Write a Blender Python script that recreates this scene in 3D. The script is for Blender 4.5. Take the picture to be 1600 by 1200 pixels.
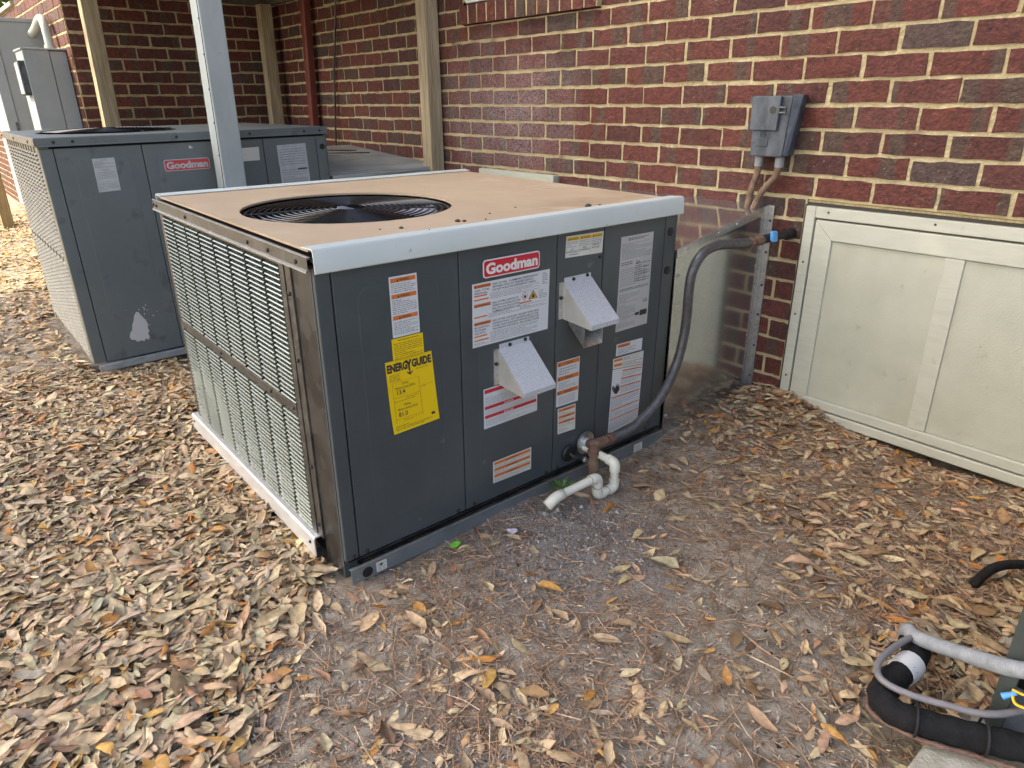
import bpy, math, random
import numpy as np
from mathutils import Matrix, Vector

for _o in list(bpy.data.objects):
    bpy.data.objects.remove(_o)
random.seed(7)
RNG = np.random.default_rng(11)
SC = bpy.context.scene
COL = SC.collection

# ------------------------------------------------------------------ camera
CAM_POS = (3.4933, -2.4857, 1.1879)
CAM_R = (0.6462, 0.7631, -0.0094)
CAM_U = (-0.2850, 0.2526, 0.9247)
CAM_F = (-0.7081, 0.5949, -0.3805)
CAM_FPX = 1082.46          # focal length in pixels of a 1600 px wide picture
_yaw, _pitch, _roll = -0.8720, -0.3903, -0.0102
def _cam_axes():
    cy, sy, cp, sp = math.cos(_yaw), math.sin(_yaw), math.cos(_pitch), math.sin(_pitch)
    f = Vector((sy * cp, cy * cp, sp)); r = Vector((cy, -sy, 0)); u = r.cross(f)
    cr, sr = math.cos(_roll), math.sin(_roll)
    return cr * r + sr * u, -sr * r + cr * u, f
_R, _U, _F = _cam_axes()
cam_data = bpy.data.cameras.new("camera")
cam_data.sensor_fit = 'HORIZONTAL'; cam_data.sensor_width = 36.0
cam_data.lens = 36.0 * CAM_FPX / 1600.0
cam_data.clip_start = 0.05; cam_data.clip_end = 500
cam = bpy.data.objects.new("camera", cam_data); COL.objects.link(cam)
cam.matrix_world = Matrix(((_R.x, _U.x, -_F.x, CAM_POS[0]), (_R.y, _U.y, -_F.y, CAM_POS[1]),
                           (_R.z, _U.z, -_F.z, CAM_POS[2]), (0, 0, 0, 1)))
SC.camera = cam
def project(P):
    """world points (n,3) -> pixel coordinates of a 1600x1200 picture and depth (used only to rank pieces by size)"""
    d = np.asarray(P, float) - np.array(CAM_POS)
    z = d @ np.array(_F)
    zz = np.where(z < 0.05, 0.05, z)
    return 800 + CAM_FPX * (d @ np.array(_R)) / zz, 600 - CAM_FPX * (d @ np.array(_U)) / zz, z

# ------------------------------------------------------------------ light
SUN_EL, SUN_DIR = math.radians(46), (-0.42, -0.91)   # compass direction towards the sun
world = bpy.data.worlds.new("World"); SC.world = world; world.use_nodes = True
_nt = world.node_tree
_bg = _nt.nodes["Background"]
_sky = _nt.nodes.new("ShaderNodeTexSky"); _sky.sky_type = 'NISHITA'; _sky.sun_disc = False
_sky.sun_elevation = SUN_EL
_sky.sun_rotation = math.atan2(SUN_DIR[0], SUN_DIR[1])
_sky.air_density = 1.0; _sky.dust_density = 6.0; _sky.ozone_density = 0.6
_nt.links.new(_sky.outputs[0], _bg.inputs[0]); _bg.inputs[1].default_value = 0.15
sun_data = bpy.data.lights.new("sun", 'SUN'); sun_data.energy = 2.0; sun_data.angle = math.radians(0.53)
sun_data.color = (1.0, 0.89, 0.60)
sun = bpy.data.objects.new("sun", sun_data); COL.objects.link(sun)
_sv = Vector((SUN_DIR[0], SUN_DIR[1], 0)).normalized() * math.cos(SUN_EL) + Vector((0, 0, math.sin(SUN_EL)))
sun.rotation_euler = _sv.to_track_quat('Z', 'Y').to_euler()
SC.view_settings.view_transform = 'Standard'; SC.view_settings.look = 'None'
SC.view_settings.exposure = 1.75; SC.view_settings.gamma = 1.0
SC.view_settings.use_curve_mapping = False
SC.render.engine = 'CYCLES'
SC.cycles.use_denoising = True
SC.cycles.max_bounces = 8; SC.cycles.diffuse_bounces = 4; SC.cycles.glossy_bounces = 4
SC.cycles.sample_clamp_indirect = 6.0

# ------------------------------------------------------------------ mesh helpers
class MB:
    """collects shapes, then links them as ONE mesh object"""
    def __init__(s): s.v = []; s.f = []; s.m = []; s.mi = 0
    def add(s, vs, fs):
        b = len(s.v); s.v += [tuple(p) for p in vs]; s.f += [tuple(i + b for i in f) for f in fs]; s.m += [s.mi] * len(fs)
        return s
    def box(s, x0, x1, y0, y1, z0, z1):
        return s.hexa([(x0, y0, z0), (x1, y0, z0), (x1, y1, z0), (x0, y1, z0), (x0, y0, z1), (x1, y0, z1), (x1, y1, z1), (x0, y1, z1)])
    def hexa(s, p):
        return s.add(p, [(0, 3, 2, 1), (4, 5, 6, 7), (0, 1, 5, 4), (1, 2, 6, 5), (2, 3, 7, 6), (3, 0, 4, 7)])
    def prism(s, poly, axis, a, b):
        """poly: 2-D points; axis 0: (y,z) along x; 1: (x,z) along y; 2: (x,y) along z"""
        def p3(q, t): return (t, q[0], q[1]) if axis == 0 else ((q[0], t, q[1]) if axis == 1 else (q[0], q[1], t))
        n = len(poly)
        vs = [p3(q, a) for q in poly] + [p3(q, b) for q in poly]
        fs = [tuple(range(n))[::-1], tuple(range(n, 2 * n))] + [(i, (i + 1) % n, n + (i + 1) % n, n + i) for i in range(n)]
        ar = sum(poly[i][0] * poly[(i + 1) % n][1] - poly[(i + 1) % n][0] * poly[i][1] for i in range(n))
        flip = (ar < 0) ^ (axis == 1) ^ (b < a)
        return s.add(vs, [f[::-1] for f in fs] if flip else fs)
    def tube(s, pts, r, n=10, caps=True, closed=False):
        pts = [Vector(p) for p in pts]; N = len(pts)
        rr = r if isinstance(r, (list, tuple)) else [r] * N
        tang = []
        for i in range(N):
            if closed: t = pts[(i + 1) % N] - pts[i - 1]
            else: t = pts[min(i + 1, N - 1)] - pts[max(i - 1, 0)]
            tang.append(t.normalized())
        up = Vector((0, 0, 1)) if abs(tang[0].z) < 0.9 else Vector((1, 0, 0))
        nrm = tang[0].cross(up).normalized(); vs = []
        for i in range(N):
            nrm = (nrm - tang[i] * nrm.dot(tang[i])).normalized(); bi = tang[i].cross(nrm)
            for k in range(n):
                a = 2 * math.pi * k / n
                vs.append(pts[i] + (nrm * math.cos(a) + bi * math.sin(a)) * rr[i])
        fs = []
        for i in range(N if closed else N - 1):
            j = (i + 1) % N
            for k in range(n): fs.append((i * n + k, i * n + (k + 1) % n, j * n + (k + 1) % n, j * n + k))
        if caps and not closed: fs += [tuple(range(n))[::-1], tuple(range((N - 1) * n, N * n))]
        return s.add(vs, fs)
    def cyl(s, a, b, r, n=12): return s.tube([a, b], r, n)
    def lathe(s, prof, c, axis='Z', n=16, close=True):
        """prof: (radius, height) pairs"""
        vs = []
        for (r, h) in prof:
            for k in range(n):
                a = 2 * math.pi * k / n; x, y = r * math.cos(a), r * math.sin(a)
                vs.append((c[0] + x, c[1] + y, c[2] + h) if axis == 'Z' else ((c[0] + h, c[1] + x, c[2] + y) if axis == 'X' else (c[0] + y, c[1] + h, c[2] + x)))
        fs = []
        for i in range(len(prof) - 1):
            for k in range(n): fs.append((i * n + k, i * n + (k + 1) % n, (i + 1) * n + (k + 1) % n, (i + 1) * n + k))
        if close: fs += [tuple(range(n))[::-1], tuple(range((len(prof) - 1) * n, len(prof) * n))]
        return s.add(vs, fs)
    def mesh(s, name, mats):
        me = bpy.data.meshes.new(name); me.from_pydata(s.v, [], s.f); 
        for m in (mats if isinstance(mats, (list, tuple)) else [mats]): me.materials.append(m)
        if any(s.m): me.polygons.foreach_set('material_index', s.m)
        me.validate(); me.update(); return me
    def build(s, name, mats, parent=None, bevel=0, smooth=False, seg=2):
        o = bpy.data.objects.new(name, s.mesh(name, mats)); COL.objects.link(o); o.parent = parent
        if bevel:
            b = o.modifiers.new('bevel', 'BEVEL'); b.width = bevel; b.segments = seg; b.limit_method = 'ANGLE'; b.angle_limit = math.radians(40)
            b.harden_normals = False
        if smooth: shade(o)
        return o
def shade(o, ang=40):
    o.data.polygons.foreach_set('use_smooth', [True] * len(o.data.polygons))
    # keep hard edges hard
    me = o.data
    try: me.set_sharp_from_angle(angle=math.radians(ang))
    except Exception: pass
def empty(name, loc=(0, 0, 0)):
    o = bpy.data.objects.new(name, None); COL.objects.link(o); o.location = loc; o.empty_display_size = 0.1; return o
def tag(o, label=None, cat=None, group=None, kind=None):
    if label: o['label'] = label
    if cat: o['category'] = cat
    if group: o['group'] = group
    if kind: o['kind'] = kind
    return o
def np_mesh(name, V, F, mats, cols=None, smooth=False, midx=None):
    """V (n,3), F (m,k) arrays, all faces with k corners"""
    me = bpy.data.meshes.new(name); V = np.asarray(V, np.float32); F = np.asarray(F, np.int32)
    k = F.shape[1]
    me.vertices.add(len(V)); me.vertices.foreach_set('co', V.ravel())
    me.loops.add(F.size); me.loops.foreach_set('vertex_index', F.ravel())
    me.polygons.add(len(F)); me.polygons.foreach_set('loop_start', np.arange(0, F.size, k, dtype=np.int32))
    me.polygons.foreach_set('loop_total', np.full(len(F), k, np.int32))
    for m in (mats if isinstance(mats, (list, tuple)) else [mats]): me.materials.append(m)
    if midx is not None: me.polygons.foreach_set('material_index', np.asarray(midx, np.int32))
    if cols is not None:
        a = me.color_attributes.new('Col', 'FLOAT_COLOR', 'POINT'); a.data.foreach_set('color', np.asarray(cols, np.float32).ravel())
    me.polygons.foreach_set('use_smooth', np.full(len(F), bool(smooth)))
    me.update(calc_edges=True); me.validate(); return me
def link(name, me, parent=None):
    o = bpy.data.objects.new(name, me); COL.objects.link(o); o.parent = parent; return o
def bez(pts, n=10):
    """Catmull-Rom through points"""
    P = [Vector(p) for p in pts]; P = [P[0] * 2 - P[1]] + P + [P[-1] * 2 - P[-2]]; out = []
    for i in range(1, len(P) - 2):
        for k in range(n):
            t = k / n; a, b, c, d = P[i - 1], P[i], P[i + 1], P[i + 2]
            out.append(0.5 * ((2 * b) + (c - a) * t + (2 * a - 5 * b + 4 * c - d) * t * t + (3 * b - a - 3 * c + d) * t ** 3))
    out.append(P[-2]); return out
def rrect(y0, y1, z0, z1, r, n=5):
    pts = []
    for (cy, cz, a0) in ((y1 - r, z1 - r, 0), (y0 + r, z1 - r, 90), (y0 + r, z0 + r, 180), (y1 - r, z0 + r, 270)):
        for k in range(n + 1):
            a = math.radians(a0 + 90 * k / n); pts.append((cy + r * math.cos(a), cz + r * math.sin(a)))
    return pts

# ------------------------------------------------------------------ materials
def mat(name, c1, c2=None, rough=0.6, metal=0.0, nscale=8.0, stretch=(1, 1, 1), detail=4, bump=0.0, bscale=60.0, rough2=None,
        spots=None, spec=0.5, coords='Object', contrast=(0.35, 0.65), extra=None, bdist=0.01):
    m = bpy.data.materials.new(name); m.use_nodes = True; nt = m.node_tree; N = nt.nodes; L = nt.links
    b = N['Principled BSDF']; b.inputs['Roughness'].default_value = rough; b.inputs['Metallic'].default_value = metal
    b.inputs['Specular IOR Level'].default_value = spec
    b.inputs['Base Color'].default_value = (*c1, 1)
    tc = N.new('ShaderNodeTexCoord'); mp = N.new('ShaderNodeMapping'); mp.inputs['Scale'].default_value = stretch
    L.new(tc.outputs[coords], mp.inputs[0]); vec = mp.outputs[0]
    colout = None
    if c2:
        n = N.new('ShaderNodeTexNoise'); n.inputs['Scale'].default_value = nscale; n.inputs['Detail'].default_value = detail; n.inputs['Roughness'].default_value = 0.62
        L.new(vec, n.inputs[0])
        r = N.new('ShaderNodeValToRGB'); r.color_ramp.elements[0].position = contrast[0]; r.color_ramp.elements[1].position = contrast[1]
        r.color_ramp.elements[0].color = (*c1, 1); r.color_ramp.elements[1].color = (*c2, 1)
        L.new(n.outputs['Fac'], r.inputs[0]); colout = r.outputs[0]
        if rough2 is not None:
            rr = N.new('ShaderNodeMapRange'); rr.inputs['From Min'].default_value = contrast[0]; rr.inputs['From Max'].default_value = contrast[1]
            rr.inputs['To Min'].default_value = rough; rr.inputs['To Max'].default_value = rough2
            L.new(n.outputs['Fac'], rr.inputs[0]); L.new(rr.outputs[0], b.inputs['Roughness'])
    if spots:                       # (colour, scale, threshold, width): dirt or flecks with a shape of their own
        for (sc, ss, th, wd) in spots:
            n2 = N.new('ShaderNodeTexNoise'); n2.inputs['Scale'].default_value = ss; n2.inputs['Detail'].default_value = 5
            L.new(tc.outputs[coords], n2.inputs[0])
            mr = N.new('ShaderNodeMapRange'); mr.inputs['From Min'].default_value = th; mr.inputs['From Max'].default_value = th + wd
            L.new(n2.outputs['Fac'], mr.inputs[0])
            mx = N.new('ShaderNodeMix'); mx.data_type = 'RGBA'; L.new(mr.outputs[0], mx.inputs['Factor'])
            if colout: L.new(colout, mx.inputs['A'])
            else: mx.inputs['A'].default_value = (*c1, 1)
            mx.inputs['B'].default_value = (*sc, 1); colout = mx.outputs['Result']
    if colout: L.new(colout, b.inputs['Base Color'])
    if bump:
        n3 = N.new('ShaderNodeTexNoise'); n3.inputs['Scale'].default_value = bscale; n3.inputs['Detail'].default_value = 5
        L.new(vec, n3.inputs[0]); bp = N.new('ShaderNodeBump'); bp.inputs['Strength'].default_value = bump; bp.inputs['Distance'].default_value = bdist
        L.new(n3.outputs['Fac'], bp.inputs['Height']); L.new(bp.outputs[0], b.inputs['Normal'])
    if extra: extra(nt, b, tc)
    return m

def mat_galv(name, c1, c2, rough, rough2, scale=60, bump=0.02, wav=0.0):
    """galvanised sheet: metal with spangle cells"""
    m = bpy.data.materials.new(name); m.use_nodes = True; nt = m.node_tree; N = nt.nodes; L = nt.links; b = N['Principled BSDF']
    b.inputs['Metallic'].default_value = 0.9
    tc = N.new('ShaderNodeTexCoord'); v = N.new('ShaderNodeTexVoronoi'); v.inputs['Scale'].default_value = scale
    nz = N.new('ShaderNodeTexNoise'); nz.inputs['Scale'].default_value = 5; nz.inputs['Detail'].default_value = 5
    L.new(tc.outputs['Object'], v.inputs[0]); L.new(tc.outputs['Object'], nz.inputs[0])
    sep = N.new('ShaderNodeSeparateColor'); L.new(v.outputs['Color'], sep.inputs[0])
    ad = N.new('ShaderNodeMath'); ad.operation = 'MULTIPLY_ADD'; ad.inputs[1].default_value = 0.5
    L.new(sep.outputs[0], ad.inputs[0]); ml = N.new('ShaderNodeMath'); ml.operation = 'MULTIPLY'; ml.inputs[1].default_value = 0.5
    L.new(nz.outputs[0], ml.inputs[0]); L.new(ml.outputs[0], ad.inputs[2])
    r = N.new('ShaderNodeValToRGB'); r.color_ramp.elements[0].color = (*c1, 1); r.color_ramp.elements[1].color = (*c2, 1)
    r.color_ramp.elements[0].position = 0.2; r.color_ramp.elements[1].position = 0.8
    L.new(ad.outputs[0], r.inputs[0]); L.new(r.outputs[0], b.inputs['Base Color'])
    mr = N.new('ShaderNodeMapRange'); mr.inputs['To Min'].default_value = rough; mr.inputs['To Max'].default_value = rough2
    L.new(ad.outputs[0], mr.inputs[0]); L.new(mr.outputs[0], b.inputs['Roughness'])
    n3 = N.new('ShaderNodeTexNoise'); n3.inputs['Scale'].default_value = 7 if wav else 200; n3.inputs['Detail'].default_value = 2
    L.new(tc.outputs['Object'], n3.inputs[0]); bp = N.new('ShaderNodeBump'); bp.inputs['Strength'].default_value = wav or bump; bp.inputs['Distance'].default_value = 0.01
    L.new(n3.outputs[0], bp.inputs['Height']); L.new(bp.outputs[0], b.inputs['Normal'])
    return m

def mat_wood(name, c1, c2, axis=2, rough=0.85):
    st = [14, 14, 14]; st[axis] = 0.9
    def ex(nt, b, tc):
        N, L = nt.nodes, nt.links
        mp = N.new('ShaderNodeMapping'); s2 = [60, 60, 60]; s2[axis] = 1.6; mp.inputs['Scale'].default_value = s2
        L.new(tc.outputs['Object'], mp.inputs[0]); n = N.new('ShaderNodeTexNoise'); n.inputs['Scale'].default_value = 3; n.inputs['Detail'].default_value = 6; n.inputs['Distortion'].default_value = 0.6
        L.new(mp.outputs[0], n.inputs[0]); bp = N.new('ShaderNodeBump'); bp.inputs['Strength'].default_value = 0.5; bp.inputs['Distance'].default_value = 0.004
        L.new(n.outputs[0], bp.inputs['Height']); L.new(bp.outputs[0], b.inputs['Normal'])
        src = b.inputs['Base Color'].links[0].from_socket
        mr = N.new('ShaderNodeMapRange'); mr.inputs['From Min'].default_value = 0.35; mr.inputs['From Max'].default_value = 0.6; mr.inputs['To Min'].default_value = 0.55
        L.new(n.outputs[0], mr.inputs[0]); mx = N.new('ShaderNodeMix'); mx.data_type = 'RGBA'; mx.blend_type = 'MULTIPLY'; mx.inputs['Factor'].default_value = 1
        L.new(src, mx.inputs['A']); L.new(mr.outputs[0], mx.inputs['B']); L.new(mx.outputs['Result'], b.inputs['Base Color'])
    return mat(name, c1, c2, rough=rough, nscale=1.0, stretch=tuple(st), detail=6, extra=ex, spec=0.2)

def mat_piece(name, source, rough=0.8, kind='brick'):
    """colour per piece from the object colour or from the Col attribute; alpha carries a seed"""
    m = bpy.data.materials.new(name); m.use_nodes = True; nt = m.node_tree; N = nt.nodes; L = nt.links; b = N['Principled BSDF']
    b.inputs['Roughness'].default_value = rough
    if source == 'object':
        s = N.new('ShaderNodeObjectInfo'); co, al = s.outputs['Color'], s.outputs['Alpha']
    else:
        s = N.new('ShaderNodeAttribute'); s.attribute_name = 'Col'; co, al = s.outputs['Color'], s.outputs['Alpha']
    geo = N.new('ShaderNodeNewGeometry')
    if kind == 'brick':
        b.inputs['Specular IOR Level'].default_value = 0.5
        sx = N.new('ShaderNodeSeparateXYZ'); L.new(geo.outputs['Position'], sx.inputs[0])
        # the dark flash bands that cross a brick: 1-D noise along the wall, seeded per brick
        hor = N.new('ShaderNodeMath'); hor.operation = 'ADD'; L.new(sx.outputs[0], hor.inputs[0]); L.new(sx.outputs[1], hor.inputs[1])
        sd = N.new('ShaderNodeMath'); sd.operation = 'MULTIPLY'; sd.inputs[1].default_value = 37.0; L.new(al, sd.inputs[0])
        cx = N.new('ShaderNodeCombineXYZ'); L.new(hor.outputs[0], cx.inputs[0]); L.new(sd.outputs[0], cx.inputs[1])
        mp = N.new('ShaderNodeMapping'); mp.inputs['Scale'].default_value = (9, 1, 1); L.new(cx.outputs[0], mp.inputs[0])
        n1 = N.new('ShaderNodeTexNoise'); n1.inputs['Scale'].default_value = 1; n1.inputs['Detail'].default_value = 1; L.new(mp.outputs[0], n1.inputs[0])
        r1 = N.new('ShaderNodeMapRange'); r1.inputs['From Min'].default_value = 0.56; r1.inputs['From Max'].default_value = 0.60; r1.inputs['To Max'].default_value = 0.75
        L.new(n1.outputs[0], r1.inputs[0])
        m1 = N.new('ShaderNodeMix'); m1.data_type = 'RGBA'; m1.inputs['B'].default_value = (0.085, 0.062, 0.045, 1)
        L.new(r1.outputs[0], m1.inputs['Factor']); L.new(co, m1.inputs['A'])
        # mottling
        n2 = N.new('ShaderNodeTexNoise'); n2.inputs['Scale'].default_value = 45; n2.inputs['Detail'].default_value = 6; n2.inputs['Roughness'].default_value = 0.7; L.new(geo.outputs['Position'], n2.inputs[0])
        r2 = N.new('ShaderNodeMapRange'); r2.inputs['From Min'].default_value = 0.3; r2.inputs['From Max'].default_value = 0.7; r2.inputs['To Min'].default_value = 0.4; r2.inputs['To Max'].default_value = 1.45
        L.new(n2.outputs[0], r2.inputs[0]); m2 = N.new('ShaderNodeMix'); m2.data_type = 'RGBA'; m2.blend_type = 'MULTIPLY'; m2.inputs['Factor'].default_value = 1
        L.new(m1.outputs['Result'], m2.inputs['A']); L.new(r2.outputs[0], m2.inputs['B'])
        # pale mortar flecks
        n3 = N.new('ShaderNodeTexNoise'); n3.inputs['Scale'].default_value = 120; n3.inputs['Detail'].default_value = 3; L.new(geo.outputs['Position'], n3.inputs[0])
        r3 = N.new('ShaderNodeMapRange'); r3.inputs['From Min'].default_value = 0.70; r3.inputs['From Max'].default_value = 0.76; r3.inputs['To Max'].default_value = 0.8
        L.new(n3.outputs[0], r3.inputs[0]); m3 = N.new('ShaderNodeMix'); m3.data_type = 'RGBA'; m3.inputs['B'].default_value = (0.42, 0.36, 0.27, 1)
        L.new(r3.outputs[0], m3.inputs['Factor']); L.new(m2.outputs['Result'], m3.inputs['A'])
        n8 = N.new('ShaderNodeTexNoise'); n8.inputs['Scale'].default_value = 28; n8.inputs['Detail'].default_value = 7; n8.inputs['Roughness'].default_value = 0.7; L.new(geo.outputs['Position'], n8.inputs[0])
        r8 = N.new('ShaderNodeMapRange'); r8.inputs['From Min'].default_value = 0.63; r8.inputs['From Max'].default_value = 0.72; r8.inputs['To Max'].default_value = 0.4; L.new(n8.outputs[0], r8.inputs[0])
        m8 = N.new('ShaderNodeMix'); m8.data_type = 'RGBA'; m8.inputs['B'].default_value = (0.34, 0.27, 0.19, 1); L.new(r8.outputs[0], m8.inputs['Factor']); L.new(m3.outputs['Result'], m8.inputs['A']); m3 = m8
        # pale sheen painted into one stretch of the wall's colour, speckled and uneven
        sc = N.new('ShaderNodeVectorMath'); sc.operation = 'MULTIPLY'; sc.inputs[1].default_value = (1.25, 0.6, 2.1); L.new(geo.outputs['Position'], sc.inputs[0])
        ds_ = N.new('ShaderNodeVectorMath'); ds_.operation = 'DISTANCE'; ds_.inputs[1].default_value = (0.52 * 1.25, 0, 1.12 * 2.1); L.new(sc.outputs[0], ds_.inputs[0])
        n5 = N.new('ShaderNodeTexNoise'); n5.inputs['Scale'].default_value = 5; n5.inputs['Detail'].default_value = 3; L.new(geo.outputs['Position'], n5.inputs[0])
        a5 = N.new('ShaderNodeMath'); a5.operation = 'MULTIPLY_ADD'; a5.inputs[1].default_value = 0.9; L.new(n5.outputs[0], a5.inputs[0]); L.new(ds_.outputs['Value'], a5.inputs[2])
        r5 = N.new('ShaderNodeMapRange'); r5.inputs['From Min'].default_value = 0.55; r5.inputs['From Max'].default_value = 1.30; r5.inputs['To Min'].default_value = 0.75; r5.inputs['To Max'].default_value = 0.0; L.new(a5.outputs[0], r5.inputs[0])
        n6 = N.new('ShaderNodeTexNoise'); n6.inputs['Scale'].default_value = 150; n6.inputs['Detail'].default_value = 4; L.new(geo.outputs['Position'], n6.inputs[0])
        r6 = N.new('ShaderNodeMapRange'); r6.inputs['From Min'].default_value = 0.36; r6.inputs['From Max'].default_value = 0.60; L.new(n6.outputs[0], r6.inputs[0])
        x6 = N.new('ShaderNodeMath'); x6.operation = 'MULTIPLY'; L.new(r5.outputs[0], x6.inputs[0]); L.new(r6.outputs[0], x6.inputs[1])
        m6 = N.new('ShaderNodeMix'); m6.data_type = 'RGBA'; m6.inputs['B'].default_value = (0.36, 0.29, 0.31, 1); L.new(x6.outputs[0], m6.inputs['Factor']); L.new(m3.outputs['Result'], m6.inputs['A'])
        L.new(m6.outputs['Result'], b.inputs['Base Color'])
        bp = N.new('ShaderNodeBump'); bp.inputs['Strength'].default_value = 1.0; bp.inputs['Distance'].default_value = 0.010
        n4 = N.new('ShaderNodeTexNoise'); n4.inputs['Scale'].default_value = 90; n4.inputs['Detail'].default_value = 6; n4.inputs['Roughness'].default_value = 0.65; L.new(geo.outputs['Position'], n4.inputs[0])
        L.new(n4.outputs[0], bp.inputs['Height']); L.new(bp.outputs[0], b.inputs['Normal'])
        b.inputs['Roughness'].default_value = 0.62
    else:                                                     # leaves, needles, crumbs
        b.inputs['Specular IOR Level'].default_value = 0.35
        n2 = N.new('ShaderNodeTexNoise'); n2.inputs['Scale'].default_value = 70; n2.inputs['Detail'].default_value = 4; L.new(geo.outputs['Position'], n2.inputs[0])
        r2 = N.new('ShaderNodeMapRange'); r2.inputs['From Min'].default_value = 0.3; r2.inputs['From Max'].default_value = 0.7; r2.inputs['To Min'].default_value = 0.68; r2.inputs['To Max'].default_value = 1.25
        L.new(n2.outputs[0], r2.inputs[0]); m2 = N.new('ShaderNodeMix'); m2.data_type = 'RGBA'; m2.blend_type = 'MULTIPLY'; m2.inputs['Factor'].default_value = 1
        L.new(co, m2.inputs['A']); L.new(r2.outputs[0], m2.inputs['B']); fin = m2.outputs['Result']
        if source == 'object':                               # rib and edge tint stored on the shared leaf shapes
            at = N.new('ShaderNodeAttribute'); at.attribute_name = 'Col'; m7 = N.new('ShaderNodeMix'); m7.data_type = 'RGBA'; m7.blend_type = 'MULTIPLY'; m7.inputs['Factor'].default_value = 1
            L.new(fin, m7.inputs['A']); L.new(at.outputs['Color'], m7.inputs['B']); fin = m7.outputs['Result']
        L.new(fin, b.inputs['Base Color'])
    return m

M = {}
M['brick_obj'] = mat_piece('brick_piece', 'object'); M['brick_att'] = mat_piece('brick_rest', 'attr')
M['leaf_obj'] = mat_piece('leaf_piece', 'object', 0.6, 'leaf'); M['leaf_att'] = mat_piece('leaf_rest', 'attr', 0.62, 'leaf')
M['green_att'] = mat_piece('green_leaf', 'attr', 0.5, 'leaf')
M['mortar'] = mat('mortar', (0.41, 0.345, 0.20), (0.55, 0.475, 0.295), rough=0.95, nscale=14, bump=0.9, bscale=55, spec=0.1, bdist=0.012, spots=[((0.25, 0.2, 0.12), 6, 0.62, 0.1)])
M['soil'] = None
M['white'] = mat('white_metal_trim', (0.56, 0.63, 0.61), (0.62, 0.68, 0.66), rough=0.35, nscale=3, spots=[((0.35, 0.32, 0.28), 40, 0.72, 0.06)])
M['card'] = mat('cardboard', (0.43, 0.33, 0.222), (0.48, 0.37, 0.255), rough=0.8, nscale=2.5, bump=0.08, bscale=25, spec=0.25, spots=[((0.385, 0.285, 0.185), 1.7, 0.54, 0.10), ((0.50, 0.40, 0.29), 5, 0.60, 0.12), ((0.18, 0.10, 0.06), 33, 0.76, 0.03)])
M['panel'] = mat('charcoal_paint', (0.056, 0.070, 0.077), (0.068, 0.083, 0.090), rough=0.30, rough2=0.46, nscale=4, bump=0.05, bscale=5, spec=0.5, spots=[((0.085, 0.097, 0.10), 2.2, 0.55, 0.18), ((0.15, 0.15, 0.145), 14, 0.69, 0.10)])
M['panel_old'] = mat('faded_charcoal_paint', (0.118, 0.142, 0.146), (0.146, 0.170, 0.174), rough=0.45, rough2=0.6, nscale=3, bump=0.02, bscale=500, spots=[((0.10, 0.115, 0.125), 12, 0.60, 0.1), ((0.2, 0.2, 0.19), 25, 0.73, 0.05)])
M['black'] = mat('black_plastic', (0.012, 0.012, 0.013), rough=0.5)
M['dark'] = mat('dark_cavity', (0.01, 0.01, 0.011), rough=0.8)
M['blade'] = mat('fan_blade', (0.42, 0.45, 0.56), (0.52, 0.55, 0.66), rough=0.35, metal=0.0, nscale=5)
M['wire'] = mat('black_wire', (0.014, 0.015, 0.017), rough=0.2)
M['galv'] = mat_galv('galvanised_sheet', (0.50, 0.52, 0.53), (0.68, 0.70, 0.71), 0.26, 0.42, 90)
M['galv_dull'] = mat_galv('dull_galvanised', (0.070, 0.074, 0.077), (0.155, 0.162, 0.166), 0.28, 0.42, 26)
M['galv_spang'] = mat('spangled_zinc', (0.52, 0.57, 0.62), (0.68, 0.73, 0.78), rough=0.45, metal=0.35, nscale=330, detail=2, contrast=(0.42, 0.58))
M['duct'] = mat_galv('duct_sheet', (0.46, 0.48, 0.48), (0.56, 0.58, 0.58), 0.13, 0.20, 160, wav=0.03)
M['duct_top'] = mat_galv('duct_top_sheet', (0.50, 0.49, 0.50), (0.58, 0.57, 0.58), 0.07, 0.12, 160, wav=0.03)
M['louver'] = mat_galv('louver_steel', (0.36, 0.39, 0.35), (0.46, 0.49, 0.44), 0.24, 0.30, 9)
M['louver_frame'] = mat_galv('louver_frame_steel', (0.125, 0.125, 0.12), (0.20, 0.198, 0.19), 0.33, 0.48, 40)
M['old_louver'] = mat('old_louver_steel', (0.22, 0.21, 0.165), (0.30, 0.285, 0.23), rough=0.5, metal=0.3, nscale=12)
M['rail'] = mat('base_rail_steel', (0.20, 0.235, 0.26), (0.27, 0.305, 0.33), rough=0.34, metal=0.5, nscale=6)
M['paper'] = mat('paper_label', (0.62, 0.65, 0.67), (0.66, 0.69, 0.71), rough=0.5, nscale=4)
M['paper_warm'] = mat('cream_label', (0.62, 0.63, 0.57), (0.66, 0.67, 0.62), rough=0.5, nscale=4)
M['paper_old'] = mat('faded_label', (0.42, 0.45, 0.46), (0.50, 0.53, 0.54), rough=0.6, nscale=20)
M['silver'] = mat('silver_label', (0.42, 0.43, 0.42), (0.50, 0.51, 0.50), rough=0.4, nscale=6)
M['ink'] = mat('label_ink', (0.03, 0.03, 0.035), rough=0.5)
M['ink_grey'] = mat('label_grey_ink', (0.22, 0.23, 0.25), rough=0.5)
M['ink_old'] = mat('faded_ink', (0.25, 0.27, 0.28), rough=0.6)
M['orange'] = mat('orange_print', (0.60, 0.17, 0.035), (0.66, 0.20, 0.05), rough=0.45, nscale=10)
M['red'] = mat('red_print', (0.50, 0.02, 0.035), (0.55, 0.03, 0.045), rough=0.4, nscale=10)
M['brand_red'] = mat('badge_red', (0.58, 0.02, 0.045), rough=0.35)
M['brand_red_old'] = mat('faded_badge_red', (0.52, 0.06, 0.07), rough=0.45)
M['badge_white'] = mat('badge_white', (0.75, 0.75, 0.74), rough=0.4)
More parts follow.
